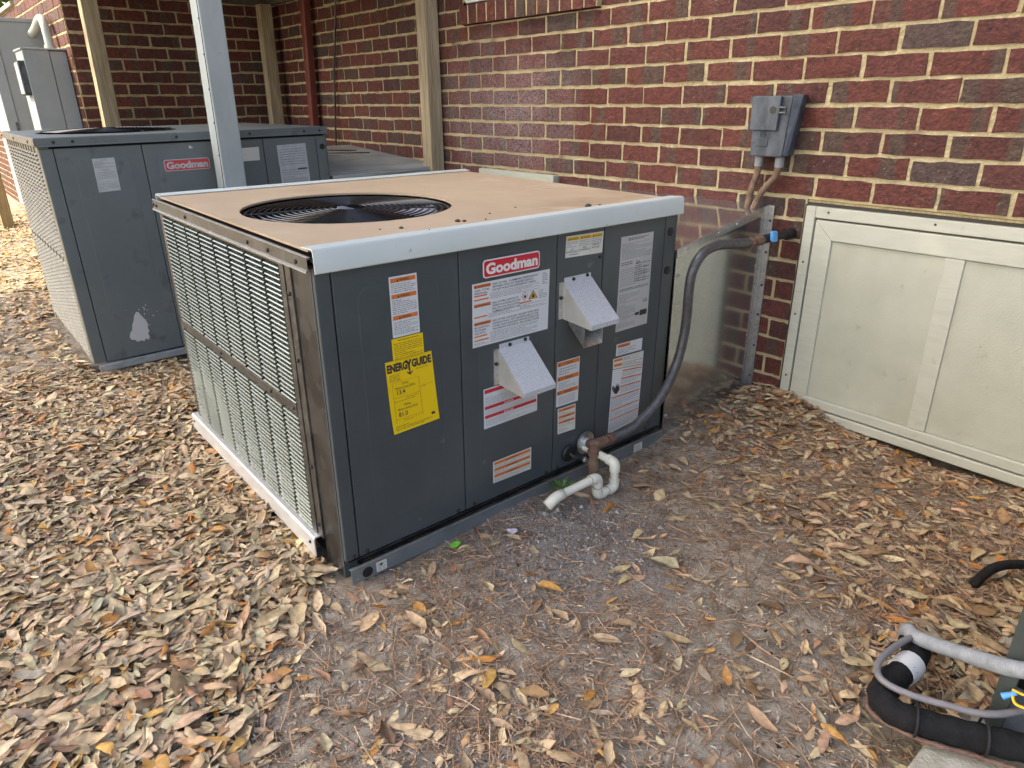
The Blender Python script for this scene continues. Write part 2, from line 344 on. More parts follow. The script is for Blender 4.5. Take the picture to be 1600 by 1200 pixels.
M['yellow'] = mat('yellow_label', (0.80, 0.56, 0.0), (0.84, 0.60, 0.01), rough=0.45, nscale=3)
M['amber'] = mat('amber_print', (0.70, 0.43, 0.01), rough=0.45)
M['pvc'] = mat('white_pvc', (0.66, 0.67, 0.57), (0.74, 0.74, 0.66), rough=0.35, nscale=10, spots=[((0.40, 0.38, 0.30), 30, 0.66, 0.1)])
M['rust'] = mat('rusty_iron', (0.11, 0.065, 0.05), (0.20, 0.12, 0.085), rough=0.7, nscale=60, bump=0.4, bscale=150)
M['rust_brown'] = mat('rusty_brown_pipe', (0.13, 0.088, 0.058), (0.24, 0.165, 0.11), rough=0.85, nscale=40, bump=0.3, bscale=150)
M['hose'] = mat('black_hose_metal', (0.075, 0.076, 0.08), (0.12, 0.12, 0.125), rough=0.36, metal=0.3, nscale=60)
M['conduit_g'] = mat('grey_conduit', (0.22, 0.24, 0.255), (0.31, 0.33, 0.35), rough=0.5, nscale=40)
M['cable_g'] = mat('grey_cable', (0.16, 0.155, 0.16), (0.21, 0.20, 0.21), rough=0.45, nscale=30)
M['blue'] = mat('blue_handle', (0.09, 0.33, 0.72), (0.12, 0.40, 0.80), rough=0.4, nscale=40)
M['door'] = mat('cream_painted_board', (0.425, 0.44, 0.36), (0.475, 0.49, 0.405), rough=0.7, nscale=6, bump=0.15, bscale=220, spec=0.3, spots=[((0.42, 0.42, 0.33), 3.5, 0.55, 0.15), ((0.38, 0.38, 0.30), 22, 0.64, 0.1), ((0.22, 0.20, 0.15), 38, 0.72, 0.05)])
M['door_trim'] = mat('cream_trim', (0.465, 0.48, 0.40), (0.515, 0.53, 0.45), rough=0.5, nscale=9, stretch=(1, 1, 6), bump=0.08, bscale=90, spots=[((0.40, 0.40, 0.32), 16, 0.66, 0.12)])
M['disc'] = mat('weathered_grey_box', (0.042, 0.052, 0.064), (0.11, 0.132, 0.16), rough=0.65, nscale=22, stretch=(1, 1, 0.4), spots=[((0.05, 0.055, 0.06), 26, 0.66, 0.08)])
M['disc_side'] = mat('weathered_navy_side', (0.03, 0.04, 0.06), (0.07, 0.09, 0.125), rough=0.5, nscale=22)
M['post_metal'] = mat('grey_clad_post', (0.36, 0.42, 0.43), (0.44, 0.50, 0.51), rough=0.5, metal=0.15, nscale=7, stretch=(1, 1, 0.3), spots=[((0.26, 0.28, 0.27), 18, 0.66, 0.1)])
M['wood'] = mat_wood('treated_pine', (0.42, 0.345, 0.22), (0.57, 0.48, 0.335))
M['wood_y'] = mat_wood('pale_pine', (0.34, 0.27, 0.14), (0.44, 0.36, 0.20))
M['wood_dark'] = mat_wood('dark_deck_lumber', (0.11, 0.095, 0.075), (0.17, 0.15, 0.12), axis=0)
M['wood_grey'] = mat_wood('weathered_plywood', (0.44, 0.465, 0.44), (0.58, 0.60, 0.57), axis=1)
M['wood_torn'] = mat_wood('torn_brown_veneer', (0.13, 0.07, 0.04), (0.22, 0.13, 0.08), axis=1)
M['redpipe'] = mat('red_brown_downspout', (0.155, 0.035, 0.025), (0.20, 0.05, 0.035), rough=0.5, nscale=12)
M['ebox'] = mat('grey_electrical_box', (0.30, 0.34, 0.36), (0.34, 0.38, 0.40), rough=0.5, nscale=5)
M['ebox_pipe'] = mat('grey_pvc_conduit', (0.42, 0.46, 0.45), rough=0.5)
M['concrete'] = mat('concrete', (0.30, 0.28, 0.22), (0.42, 0.40, 0.33), rough=0.9, nscale=25, bump=0.4, bscale=160)
M['foam'] = mat('black_foam', (0.009, 0.009, 0.010), (0.015, 0.015, 0.016), rough=0.85, nscale=50, bump=0.3, bscale=120, spec=0.2)
M['cabinet'] = mat('dark_green_grey_paint', (0.045, 0.055, 0.05), (0.06, 0.07, 0.065), rough=0.4, nscale=8)
M['wire_y'] = mat('yellow_wire', (0.75, 0.52, 0.03), rough=0.4)
M['tape'] = mat('white_tape', (0.5, 0.52, 0.53), (0.6, 0.62, 0.63), rough=0.5, nscale=20)
M['flash'] = mat('white_smear', (0.55, 0.56, 0.57), rough=0.7)
M['bark'] = mat('oak_bark', (0.12, 0.09, 0.065), (0.2, 0.16, 0.12), rough=0.9, nscale=9, stretch=(1, 1, 0.3), bump=0.8, bscale=14, bdist=0.05)
M['caulk'] = mat('dark_caulk', (0.06, 0.055, 0.05), rough=0.9)
M['corr'] = mat('corrugated_grey', (0.10, 0.11, 0.10), rough=0.6)

# ------------------------------------------------------------------ ground
def gh(x, y):
    x = np.asarray(x, float); y = np.asarray(y, float)
    h = 0.010 * np.sin(x * 2.1 + 0.6) * np.cos(y * 2.7) + 0.006 * np.sin(x * 6.3 + y * 4.1) + 0.003 * np.sin(x * 17 - y * 13)
    h = h - 0.012
    h = h + 0.105 * np.exp(-(((x - 2.22) / 0.30) ** 2 + ((y - 0.02) / 0.26) ** 2))       # litter heaped in the corner by the duct
    h = h + 0.045 * np.exp(-(((x - 2.15) / 0.22) ** 2 + ((y + 0.42) / 0.24) ** 2))
    h = h + 0.020 * np.exp(-(((x - 2.28) / 0.20) ** 2 + ((y + 1.28) / 0.22) ** 2))       # disturbed sand by the drain
    h = h + 0.015 * np.exp(-(((x - 3.0) / 0.6) ** 2 + ((y + 0.1) / 0.12) ** 2))
    h = h + 0.02 * np.clip((-x - 1) / 6, 0, 1)
    return h
def axis_coords(lo, hi, step, far):
    a = list(np.arange(lo, hi + step / 2, step)); s = step; p = hi
    while p < far: s *= 1.35; p += s; a.append(p)
    s = step; p = lo
    while p > -far: s *= 1.35; p -= s; a.insert(0, p)
    return np.array(a)
gx = axis_coords(-3.0, 4.6, 0.035, 90); gy = axis_coords(-4.2, 0.3, 0.035, 90)
GX, GY = np.meshgrid(gx, gy, indexing='ij')
near = ((np.abs(GX - 0.8) < 4.2) & (GY > -4.5) & (GY < 0.5))
GZ = gh(GX, GY) + np.where(near, RNG.normal(0, 0.0022, GX.shape), 0)
nx, ny = GX.shape
idx = np.arange(nx * ny).reshape(nx, ny)
GF = np.stack([idx[:-1, :-1], idx[1:, :-1], idx[1:, 1:], idx[:-1, 1:]], -1).reshape(-1, 4)
def soil_extra(nt, b, tc):
    N, L = nt.nodes, nt.links
    src = b.inputs['Base Color'].links[0].from_socket
    # grey sand patch dug up by the drain
    geo = N.new('ShaderNodeNewGeometry'); vm = N.new('ShaderNodeVectorMath'); vm.operation = 'DISTANCE'; vm.inputs[1].default_value = (2.30, -1.28, 0.0)
    L.new(geo.outputs['Position'], vm.inputs[0])
    nz = N.new('ShaderNodeTexNoise'); nz.inputs['Scale'].default_value = 7; nz.inputs['Detail'].default_value = 5; L.new(geo.outputs['Position'], nz.inputs[0])
    ma = N.new('ShaderNodeMath'); ma.operation = 'MULTIPLY_ADD'; ma.inputs[1].default_value = 0.45; L.new(nz.outputs[0], ma.inputs[0]); L.new(vm.outputs['Value'], ma.inputs[2])
    mr = N.new('ShaderNodeMapRange'); mr.inputs['From Min'].default_value = 0.42; mr.inputs['From Max'].default_value = 0.62; mr.inputs['To Min'].default_value = 0.85; mr.inputs['To Max'].default_value = 0.0
    L.new(ma.outputs[0], mr.inputs[0])
    nf = N.new('ShaderNodeTexNoise'); nf.inputs['Scale'].default_value = 140; nf.inputs['Detail'].default_value = 4; L.new(geo.outputs['Position'], nf.inputs[0])
    rp = N.new('ShaderNodeValToRGB'); rp.color_ramp.elements[0].position = 0.32; rp.color_ramp.elements[1].position = 0.68
    rp.color_ramp.elements[0].color = (0.165, 0.15, 0.14, 1); rp.color_ramp.elements[1].color = (0.43, 0.405, 0.385, 1); L.new(nf.outputs[0], rp.inputs[0])
    mx = N.new('ShaderNodeMix'); mx.data_type = 'RGBA'; L.new(mr.outputs[0], mx.inputs['Factor']); L.new(src, mx.inputs['A']); L.new(rp.outputs[0], mx.inputs['B'])
    L.new(mx.outputs['Result'], b.inputs['Base Color'])
    n3 = N.new('ShaderNodeTexNoise'); n3.inputs['Scale'].default_value = 110; n3.inputs['Detail'].default_value = 8; n3.inputs['Roughness'].default_value = 0.75; L.new(geo.outputs['Position'], n3.inputs[0])
    bp = N.new('ShaderNodeBump'); bp.inputs['Strength'].default_value = 1.0; bp.inputs['Distance'].default_value = 0.012
    L.new(n3.outputs[0], bp.inputs['Height']); L.new(bp.outputs[0], b.inputs['Normal'])
M['soil'] = mat('sandy_soil', (0.235, 0.198, 0.155), (0.48, 0.425, 0.35), rough=0.97, nscale=26, detail=9, contrast=(0.36, 0.64), spec=0.1, extra=soil_extra,
                spots=[((0.45, 0.41, 0.35), 4.5, 0.56, 0.12), ((0.30, 0.21, 0.14), 11, 0.60, 0.08), ((0.05, 0.038, 0.03), 60, 0.64, 0.06)])
ground = link('ground', np_mesh('ground', np.stack([GX, GY, GZ], -1).reshape(-1, 3), GF, M['soil'], smooth=True))
tag(ground, 'sandy soil yard strewn with dry leaves and pine needles', 'ground', kind='structure')

# ------------------------------------------------------------------ brick house
CH, BL = 0.0782, 0.2032            # course height, brick length with joint
BED0 = 0.845                       # bed joint at the head of the crawl space door
WX0, WX1 = -2.32, 6.2              # main wall y = 0 from the inner corner to the right
WING_Y = -1.42                     # front of the projecting wing
DOOR = (2.215, 3.93, -0.05, 0.842)
DUCTHOLE = (0.95, 2.04, 0.0, 0.78)
SILL = (0.165, 1.16, BED0 + 9 * CH, BED0 + 9 * CH + 0.112)
WIN = (0.19, 1.14, SILL[3], 2.75)
WALL_TOP = 3.0
LOW = (-9.5, -4.15, BED0 + 14 * CH + 0.004, 3.2)   # beyond the wing the wall drops to a low garden wall
PAL = [((0.130, 0.033, 0.023), 40), ((0.113, 0.031, 0.024), 30), ((0.094, 0.030, 0.026), 12), ((0.135, 0.038, 0.025), 7), ((0.095, 0.045, 0.036), 5), ((0.080, 0.048, 0.043), 2), ((0.112, 0.036, 0.028), 8)]
_pw = np.array([w for _, w in PAL], float); _pw /= _pw.sum()
def brick_colour():
    c = np.array(PAL[RNG.choice(len(PAL), p=_pw)][0]) * RNG.uniform(0.82, 1.18)
    return (*c, RNG.uniform(0, 1))
# brick shapes: front face of 4 x 2 cells with an uneven outline, unit length and height, front at depth 0, pointing along -depth
def brick_variant():
    us = np.linspace(-0.5, 0.5, 5); vs = np.linspace(-0.5, 0.5, 3); V = []
    for j, v in enumerate(vs):
        for i, u in enumerate(us):
            edge = i in (0, 4) or j in (0, 2)
            du = RNG.normal(0, 0.007)
            dv = RNG.normal(0, 0.022)
            V.append((u + du, v + dv, RNG.normal(0, 0.0004) + (0.0005 if edge else 0)))
    F = []
    for j in range(2):
        for i in range(4): a = j * 5 + i; F.append((a, a + 1, a + 6, a + 5))
    ring = [0, 1, 2, 3, 4, 9, 14, 13, 12, 11, 10, 5]
    b0 = len(V)
    for k in ring: V.append((V[k][0] * 1.02, V[k][1] * 1.02, 0.022))
    for q in range(12):
        a, b = ring[q], ring[(q + 1) % 12]; F.append((b, a, b0 + q, b0 + (q + 1) % 12))
    return np.array(V), np.array(F)
VARS = [brick_variant() for _ in range(10)]
def variant_mesh(k, face):
    V, F = VARS[k]
    P = place_local(V, face)
    return np_mesh('brick', P, F, M['brick_obj'])
def place_local(V, face):
    # face 'S': wall facing -y (u along x); 'E': wall facing +x (u along y)
    if face == 'S': return np.stack([V[:, 0], V[:, 2], V[:, 1]], -1)
    return np.stack([-V[:, 2], V[:, 0], V[:, 1]], -1)
VMESH = {(k, f): variant_mesh(k, f) for k in range(10) for f in 'SE'}

bricks = []     # (face, u0, u1, z0, z1, plane, wall key)
def run_course(face, plane, u_lo, u_hi, z_lo, z_hi, offset, holes, wall):
    k0 = math.floor((u_lo - offset) / BL) - 1
    u = offset + k0 * BL
    while u < u_hi:
        segs = [(max(u, u_lo), min(u + BL, u_hi))]
        for (h0, h1, hz0, hz1) in holes:
            if hz0 < z_hi - 0.02 and hz1 > z_lo + 0.02:
                ns = []
                for (a, b) in segs:
                    if b <= h0 or a >= h1: ns.append((a, b)); continue
                    if a < h0: ns.append((a, h0))
                    if b > h1: ns.append((h1, b))
                segs = ns
        for (a, b) in segs:
            if b - a > 0.045: bricks.append((face, a, b, z_lo, z_hi, plane, wall))
        u += BL
j0, j1 = -11, int((WALL_TOP - BED0) / CH)
for j in range(j0, j1):
    z0 = BED0 + j * CH; off = 0.0 if j % 2 == 0 else BL / 2
    run_course('S', 0.0, WX0, WX1, z0, z0 + CH, off, [DOOR, SILL, WIN, DUCTHOLE], 0)
    run_course('E', WX0, WING_Y, -0.012, z0, z0 + CH, WING_Y + off, [], 1)
    run_course('S', WING_Y, -9.0, WX0, z0, z0 + CH, WX0 + off, [LOW], 2)
house = empty('brick_house', (0, 0, 0))
tag(house, 'red brick house wall with pale mortar behind the units', 'house')
wm = MB()   # mortar sheets, 8 mm behind the brick faces, with the openings left free
def mortar_S(y, x0, x1, z0, z1, holes):
    xs = sorted(set([x0, x1] + [h for H in holes for h in H[:2]])); zs = sorted(set([z0, z1] + [max(z0, h) for H in holes for h in H[2:]]))
    q = MB()
    for a, b in zip(xs[:-1], xs[1:]):
        for c, d in zip(zs[:-1], zs[1:]):
            mx, mz = (a + b) / 2, (c + d) / 2
            if any(H[0] < mx < H[1] and H[2] < mz < H[3] for H in holes): continue
            q.add([(a, y, c), (b, y, c), (b, y, d), (a, y, d)], [(0, 1, 2, 3)])
    return q
wall_main = mortar_S(0.0006, WX0 - 0.007, WX1, -0.1, WALL_TOP, [DOOR, SILL, WIN, DUCTHOLE]).build('wall', M['mortar'], house)
q = MB(); q.add([(WX0 - 0.0006, WING_Y + 0.0006, -0.1), (WX0 - 0.0006, 0.007, -0.1), (WX0 - 0.0006, 0.007, WALL_TOP), (WX0 - 0.0006, WING_Y + 0.0006, WALL_TOP)], [(0, 1, 2, 3)])
wall_wing = q.build('wall', M['mortar'], house)
wall_front = mortar_S(WING_Y + 0.0006, -9.0, WX0 - 0.0006, -0.1, WALL_TOP, [LOW]).build('wall', M['mortar'], house)
WALLS = [wall_main, wall_wing, wall_front]
# rank the bricks by their size in the picture (hidden ones last)
def inside(poly, x, y):
    c = False; n = len(poly); j = n - 1
    for i in range(n):
        if (poly[i][1] > y) != (poly[j][1] > y) and x < (poly[j][0] - poly[i][0]) * (y - poly[i][1]) / (poly[j][1] - poly[i][1]) + poly[i][0]: c = not c
        j = i
    return c
HIDE = [[(0, 200), (500, 196), (515, 270), (730, 262), (1060, 300), (1205, 318), (1180, 640), (0, 900)], [(645, 0), (690, 0), (697, 268), (655, 268)], [(300, 0), (348, 0), (385, 290), (345, 290)]]
def brick_area(bk):
    face, a, b, z0, z1, pl, w = bk
    P = [(a, pl, z0), (b, pl, z0), (b, pl, z1), (a, pl, z1)] if face == 'S' else [(pl, a, z0), (pl, b, z0), (pl, b, z1), (pl, a, z1)]
    X, Y, Z = project(P)
    if Z.min() < 0.1: return 0
    cx, cy = X.mean(), Y.mean()
    if not (-10 < cx < 1610 and -15 < cy < 1200): return 0
    if any(inside(p, cx, cy) for p in HIDE): return 0
    return 0.5 * abs(sum(X[i] * Y[(i + 1) % 4] - X[(i + 1) % 4] * Y[i] for i in range(4)))
area = np.array([brick_area(b) for b in bricks])
order = np.argsort(-area); N_BRICK = 288
chosen = set(int(i) for i in order[:N_BRICK] if area[i] > 0)
rest = {0: ([], [], []), 1: ([], [], []), 2: ([], [], [])}
for i, bk in enumerate(bricks):
    face, a, b, z0, z1, pl, w = bk
    col = brick_colour(); k = int(RNG.integers(10))
    L_, H_ = (b - a) - RNG.uniform(0.010, 0.017), CH - RNG.uniform(0.011, 0.016)
    cu, cz = (a + b) / 2 + RNG.normal(0, 0.0012), (z0 + z1) / 2 + RNG.normal(0, 0.0012); d = RNG.normal(0, 0.0005)
    if i in chosen:
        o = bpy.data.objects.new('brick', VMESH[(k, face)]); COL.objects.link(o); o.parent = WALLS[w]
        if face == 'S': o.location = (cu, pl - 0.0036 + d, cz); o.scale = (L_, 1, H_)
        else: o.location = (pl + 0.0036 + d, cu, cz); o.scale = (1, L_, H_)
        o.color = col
    else:
        V, F = VARS[k]; P = place_local(V * np.array([L_, H_, 1]), face)
        P = P + (np.array([cu, pl - 0.0036 + d, cz]) if face == 'S' else np.array([pl + 0.0036 + d, cu, cz]))
        r = rest[w]; base = sum(len(x) for x in r[0]); r[0].append(P); r[1].append(F + base); r[2].append(np.tile(col, (len(P), 1)))
RV, RF, RC, _b = [], [], [], 0
for w in (0, 1, 2):
    V = np.concatenate(rest[w][0]); F = np.concatenate(rest[w][1]); RV.append(V); RF.append(F + _b); RC.append(np.concatenate(rest[w][2])); _b += len(V)
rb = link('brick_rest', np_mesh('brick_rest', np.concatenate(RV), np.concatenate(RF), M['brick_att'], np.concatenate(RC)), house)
rb['kind'] = 'stuff'
# solid body behind the wall faces (so no light leaks through), outside the openings
body = MB()
body.box(WX0 - 0.01, WX1, 0.25, 0.30, -0.1, WALL_TOP)
body.box(-4.15, WX0 - 0.06, WING_Y + 0.06, 0.30, -0.1, WALL_TOP); body.box(-9.0, -4.151, WING_Y + 0.06, WING_Y + 0.2, -0.1, LOW[2]); body.box(-4.158, -4.1505, WING_Y + 0.01, 0.30, LOW[2] + 0.04, WALL_TOP)
body.box(-4.3, WX1, 0.31, 3.0, WALL_TOP - 0.02, WALL_TOP + 0.1)
body.build('wall_core', M['caulk'], house)
soff = MB(); soff.box(WX0 - 0.5, WX1, -0.45, 0.30, WALL_TOP, WALL_TOP + 0.05); soff.box(-4.5, WX0 + 0.45, WING_Y - 0.45, 0.29, WALL_TOP + 0.06, WALL_TOP + 0.11)
soff.build('soffit', M['white'], house)
cope = MB(); cope.box(-9.05, -4.16, WING_Y - 0.03, WING_Y + 0.23, LOW[2] + 0.002, LOW[2] + 0.035); cope.build('coping', M['concrete'], house, bevel=0.004)
# rowlock sill under the window: bricks on edge, tilted outwards
sill = empty('window_sill'); sill.parent = house
smort = MB(); smort.hexa([(SILL[0], -0.027, SILL[2] + 0.006), (SILL[1], -0.027, SILL[2] + 0.006), (SILL[1], 0.14, SILL[2] + 0.006), (SILL[0], 0.14, SILL[2] + 0.006),
                          (SILL[0], -0.027, SILL[3] - 0.020), (SILL[1], -0.027, SILL[3] - 0.020), (SILL[1], 0.14, SILL[3] - 0.004), (SILL[0], 0.14, SILL[3] - 0.004)])
smo = smort.build('mortar_bed', M['mortar'], sill)
nro = 13; pw = (SILL[1] - SILL[0]) / nro
rv = []
for k in range(4):
    j = lambda s=0.002: random.uniform(-s, s)
    w = pw - 0.013; b = MB()
    b.hexa([(-w / 2 + j(), -0.030 + j(), 0.004 + j()), (w / 2 + j(), -0.030 + j(), 0.004 + j()), (w / 2, 0.13, 0.004), (-w / 2, 0.13, 0.004),
            (-w / 2 + j(), -0.030 + j(), 0.094 + j(.003)), (w / 2 + j(), -0.030 + j(), 0.094 + j(.003)), (w / 2, 0.13, 0.112), (-w / 2, 0.13, 0.112)])
    rv.append(b.mesh('brick', M['brick_obj']))
for k in range(nro):
    o = bpy.data.objects.new('brick', rv[k % 4]); COL.objects.link(o); o.parent = sill
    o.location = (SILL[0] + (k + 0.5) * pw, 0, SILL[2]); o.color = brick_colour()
win = MB(); win.box(WIN[0] + 0.04, WIN[1] - 0.04, -0.034, -0.002, SILL[2] + 0.0985, SILL[3] + 0.06); win.box(WIN[0] + 0.04, WIN[1] - 0.04, -0.0015, 0.13, SILL[3] + 0.004, SILL[3] + 0.06); win.box(WIN[0] + 0.02, WIN[0] + 0.07, 0.045, 0.12, SILL[3] + 0.061, WIN[3] - 0.02)
win.box(WIN[1] - 0.07, WIN[1] - 0.02, 0.045, 0.12, SILL[3] + 0.061, WIN[3] - 0.02); win.box(WIN[0] + 0.071, WIN[1] - 0.071, 0.05, 0.11, 2.2, 2.26); win.box(WIN[0] + 0.071, WIN[1] - 0.071, 0.045, 0.12, WIN[3] - 0.08, WIN[3] - 0.02)
wf = win.build('window', M['white'], house, bevel=0.004)
gl = MB(); gl.box(WIN[0] + 0.072, WIN[1] - 0.072, 0.078, 0.084, SILL[3] + 0.062, 2.199); gl.box(WIN[0] + 0.072, WIN[1] - 0.072, 0.078, 0.084, 2.261, WIN[3] - 0.081)
gl.build('pane', mat('window_glass', (0.03, 0.035, 0.04), rough=0.08, spec=0.8), wf)
# cream frame of a foundation vent low on the wall, its head shows over the cardboard
vent = empty('foundation_vent', (0.62, 0, 0.45)); tag(vent, 'cream vent frame on the brick wall, its top edge just above the cardboard', 'vent')
b = MB(); b.box(-0.30, 0.30, -0.045, -0.006, 0.345, 0.386); b.box(-0.30, -0.255, -0.042, -0.006, -0.02, 0.344); b.box(0.255, 0.30, -0.042, -0.006, -0.02, 0.344); b.box(-0.254, 0.254, -0.042, -0.006, -0.02, 0.02)
b.build('frame', M['door_trim'], vent, bevel=0.004)
for k in range(9):
    q = MB(); z = 0.035 + k * 0.034; q.hexa([(-0.253, -0.036, z), (0.253, -0.036, z), (0.253, -0.010, z + 0.018), (-0.253, -0.010, z + 0.018), (-0.253, -0.036, z + 0.004), (0.253, -0.036, z + 0.004), (0.253, -0.010, z + 0.022), (-0.253, -0.010, z + 0.022)])
    q.build('slat', M['door_trim'], vent)

# ------------------------------------------------------------------ crawl space door
dr = empty('crawl_space_door', (2.22, -0.01, 0.03)); tag(dr, 'cream panelled crawl space door set low in the brick wall', 'door')
def D(b, x0, x1, y0, y1, z0, z1): return b.box(x0 - 2.22, x1 - 2.22, y0 + 0.01, y1 + 0.01, z0 - 0.03, z1 - 0.03)
DX1 = 3.90
f = MB(); D(f, 2.226, 2.262, -0.022, 0.05, 0.03, 0.822); f.build('frame_board', M['door_trim'], dr, bevel=0.003)
f = MB(); D(f, 2.263, DX1, -0.022, 0.05, 0.783, 0.822); f.build('frame_board', M['door_trim'], dr, bevel=0.002)
f = MB(); D(f, DX1 - 0.036, DX1, -0.022, 0.05, 0.03, 0.782); f.build('frame_board', M['door_trim'], dr, bevel=0.003)
f = MB(); D(f, 2.263, DX1 - 0.037, -0.026, 0.05, 0.030, 0.066); f.build('frame_board', M['door_trim'], dr, bevel=0.004)
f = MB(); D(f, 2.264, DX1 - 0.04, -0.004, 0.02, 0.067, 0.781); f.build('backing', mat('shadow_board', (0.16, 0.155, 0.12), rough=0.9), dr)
# stiles and rails, mitred at the corners, each its own board
def frame_piece(poly, y0=-0.020): 
    q = MB(); q.prism([(x - 2.22, z - 0.03) for x, z in poly], 1, y0 + 0.01, 0.002 + 0.01); return q.build('rail', M['door_trim'], dr, bevel=0.003)
xa, xb, za, zb, wd = 2.268, DX1 - 0.044, 0.072, 0.776, 0.068
frame_piece([(xa, zb), (xb, zb), (xb - wd, zb - wd), (xa + wd, zb - wd)])
frame_piece([(xa, za), (xa + wd, za + 0.036), (xb - wd, za + 0.036), (xb, za)], -0.024)
frame_piece([(xa, za), (xa, zb), (xa + wd, zb - wd), (xa + wd, za + 0.036)])
frame_piece([(xb, za), (xb - wd, za + 0.036), (xb - wd, zb - wd), (xb, zb)])
for (m0, m1) in ((2.709, 2.766), (3.27, 3.327)):
    f = MB(); D(f, m0, m1, -0.019, -0.003, za + 0.037, zb - wd - 0.001); f.build('batten', M['door_trim'], dr, bevel=0.002)
for (p0, p1) in ((xa + wd, 2.7092), (2.7658, 3.2702), (3.3268, xb - wd)):
    f = MB(); D(f, p0 + 0.0005, p1 - 0.0005, -0.0125, -0.0035, za + 0.038, zb - wd - 0.002); f.build('panel', M['door'], dr)
for (sx, sz) in ((2.31, 0.806), (2.66, 0.806), (3.1, 0.806), (2.244, 0.62), (2.244, 0.42), (2.244, 0.17)):
    f = MB(); f.lathe([(0.004, 0), (0.0035, -0.002)], (sx - 2.22, -0.0121, sz - 0.03), 'Y', 8); f.build('screw', M['caulk'], dr)
f = MB(); D(f, 2.2165, 2.2255, -0.012, 0.05, 0.03, 0.826); D(f, 2.2255, DX1, -0.010, 0.05, 0.823, 0.834); f.build('caulk_line', M['caulk'], dr)
f = MB(); D(f, 2.226, DX1, -0.014, 0.04, 0.8345, 0.8405); f.build('shim', M['wood_y'], dr)

# ------------------------------------------------------------------ electrical disconnect on the wall
dc = empty('disconnect_box', (2.08, -0.005, 0.98)); tag(dc, 'weathered grey electrical disconnect box on the brick wall', 'electrical box')
def DP(x, y, z): return (x - 2.08, y + 0.005, z - 0.98)
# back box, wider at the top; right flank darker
b = MB(); b.hexa([DP(2.008, -0.080, 0.985), DP(2.135, -0.080, 0.985), DP(2.125, -0.004, 0.985), DP(1.998, -0.004, 0.985), DP(2.000, -0.080, 1.190), DP(2.150, -0.080, 1.190), DP(2.138, -0.004, 1.190), DP(1.992, -0.004, 1.190)])
b.build('body', M['disc'], dc, bevel=0.005)
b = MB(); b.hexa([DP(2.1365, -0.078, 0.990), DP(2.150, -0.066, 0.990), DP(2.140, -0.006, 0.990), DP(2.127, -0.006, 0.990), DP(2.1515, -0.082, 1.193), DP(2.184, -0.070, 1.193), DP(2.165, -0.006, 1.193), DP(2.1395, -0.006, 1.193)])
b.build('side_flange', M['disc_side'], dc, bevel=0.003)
b = MB(); b.hexa([DP(2.004, -0.094, 1.075), DP(2.108, -0.094, 1.075), DP(2.108, -0.0815, 1.075), DP(2.004, -0.0815, 1.075), DP(2.001, -0.094, 1.188), DP(2.114, -0.094, 1.188), DP(2.114, -0.0815, 1.188), DP(2.001, -0.0815, 1.188)])
hd = b.build('lid', M['disc'], dc, bevel=0.003)
for z in (1.085, 1.178):
    b = MB(); b.cyl(DP(1.997, -0.085, z - 0.012), DP(1.997, -0.085, z + 0.012), 0.006, 8); b.build('hinge', M['disc'], hd)
b = MB(); b.tube([DP(2.112, -0.093, 1.135), DP(2.140, -0.098, 1.135), DP(2.140, -0.098, 1.152), DP(2.112, -0.093, 1.152)], 0.0035, 6, closed=True); b.build('latch', M['galv_dull'], dc)
b = MB(); b.lathe([(0.014, 0), (0.014, -0.0008)], DP(2.088, -0.0942, 1.143), 'Y', 6); b.build('dark_stain', M['caulk'], dc)
b = MB(); b.box(*[v for p in zip(DP(2.028, -0.083, 1.020), DP(2.075, -0.0803, 1.050)) for v in p]); b.build('embossed_plate', M['disc'], dc, bevel=0.001)
b = MB(); b.tube([DP(2.052 + 0.010 * math.cos(a), -0.0815, 1.062 + 0.008 * math.sin(a)) for a in np.linspace(0, 6.0, 14)], 0.0015, 5); b.build('embossed_emblem', M['disc'], dc)
for (xt, xm, xb) in ((2.026, 2.020, 2.006), (2.108, 2.088, 2.030)):
    b = MB(); b.cyl(DP(xt, -0.040, 0.948), DP(xt, -0.040, 0.986), 0.016, 12); b.build('coupling', M['conduit_g'], dc, smooth=True)
    b = MB(); pts = bez([DP(xt, -0.040, 0.955), DP(xt - (xt - xm) * 0.45, -0.042, 0.915), DP((xm + xb) / 2, -0.05, 0.86), DP(xb, -0.055, 0.79)], 8)
    b.tube(pts, [0.0115 + 0.0008 * (i % 2) for i in range(len(pts))], 10); b.build('conduit', M['rust_brown'], dc, smooth=True)

# ------------------------------------------------------------------ deck over the recess
dk = empty('wooden_deck', (-1.1, -0.8, 0.0)); tag(dk, 'dark wooden deck on posts over the brick recess', 'deck')
def K(b, x0, x1, y0, y1, z0, z1): return b.box(x0 + 1.1, x1 + 1.1, y0 + 0.8, y1 + 0.8, z0, z1)
DKX0, DKX1, DKY0 = -2.30, 0.10, -1.42
f = MB(); K(f, DKX0, DKX1, -0.050, -0.008, 1.86, 2.09); f.build('ledger', M['wood_dark'], dk, bevel=0.004)
f = MB(); K(f, DKX0, DKX0 + 0.042, -1.40, -0.052, 1.86, 2.09); f.build('ledger', M['wood_dark'], dk, bevel=0.004)
f = MB(); K(f, DKX0, DKX1, DKY0, DKY0 + 0.042, 1.90, 2.13); f.build('beam', M['wood_dark'], dk, bevel=0.004)
f = MB(); K(f, DKX1 - 0.04, DKX1, DKY0 + 0.044, -0.052, 1.90, 2.09); f.build('beam', M['wood_dark'], dk, bevel=0.004)
for k in range(6):
    x = -1.9 + k * 0.38; f = MB(); K(f, x, x + 0.04, DKY0 + 0.044, -0.052, 1.92, 2.09); f.build('joist', M['wood_dark'], dk)
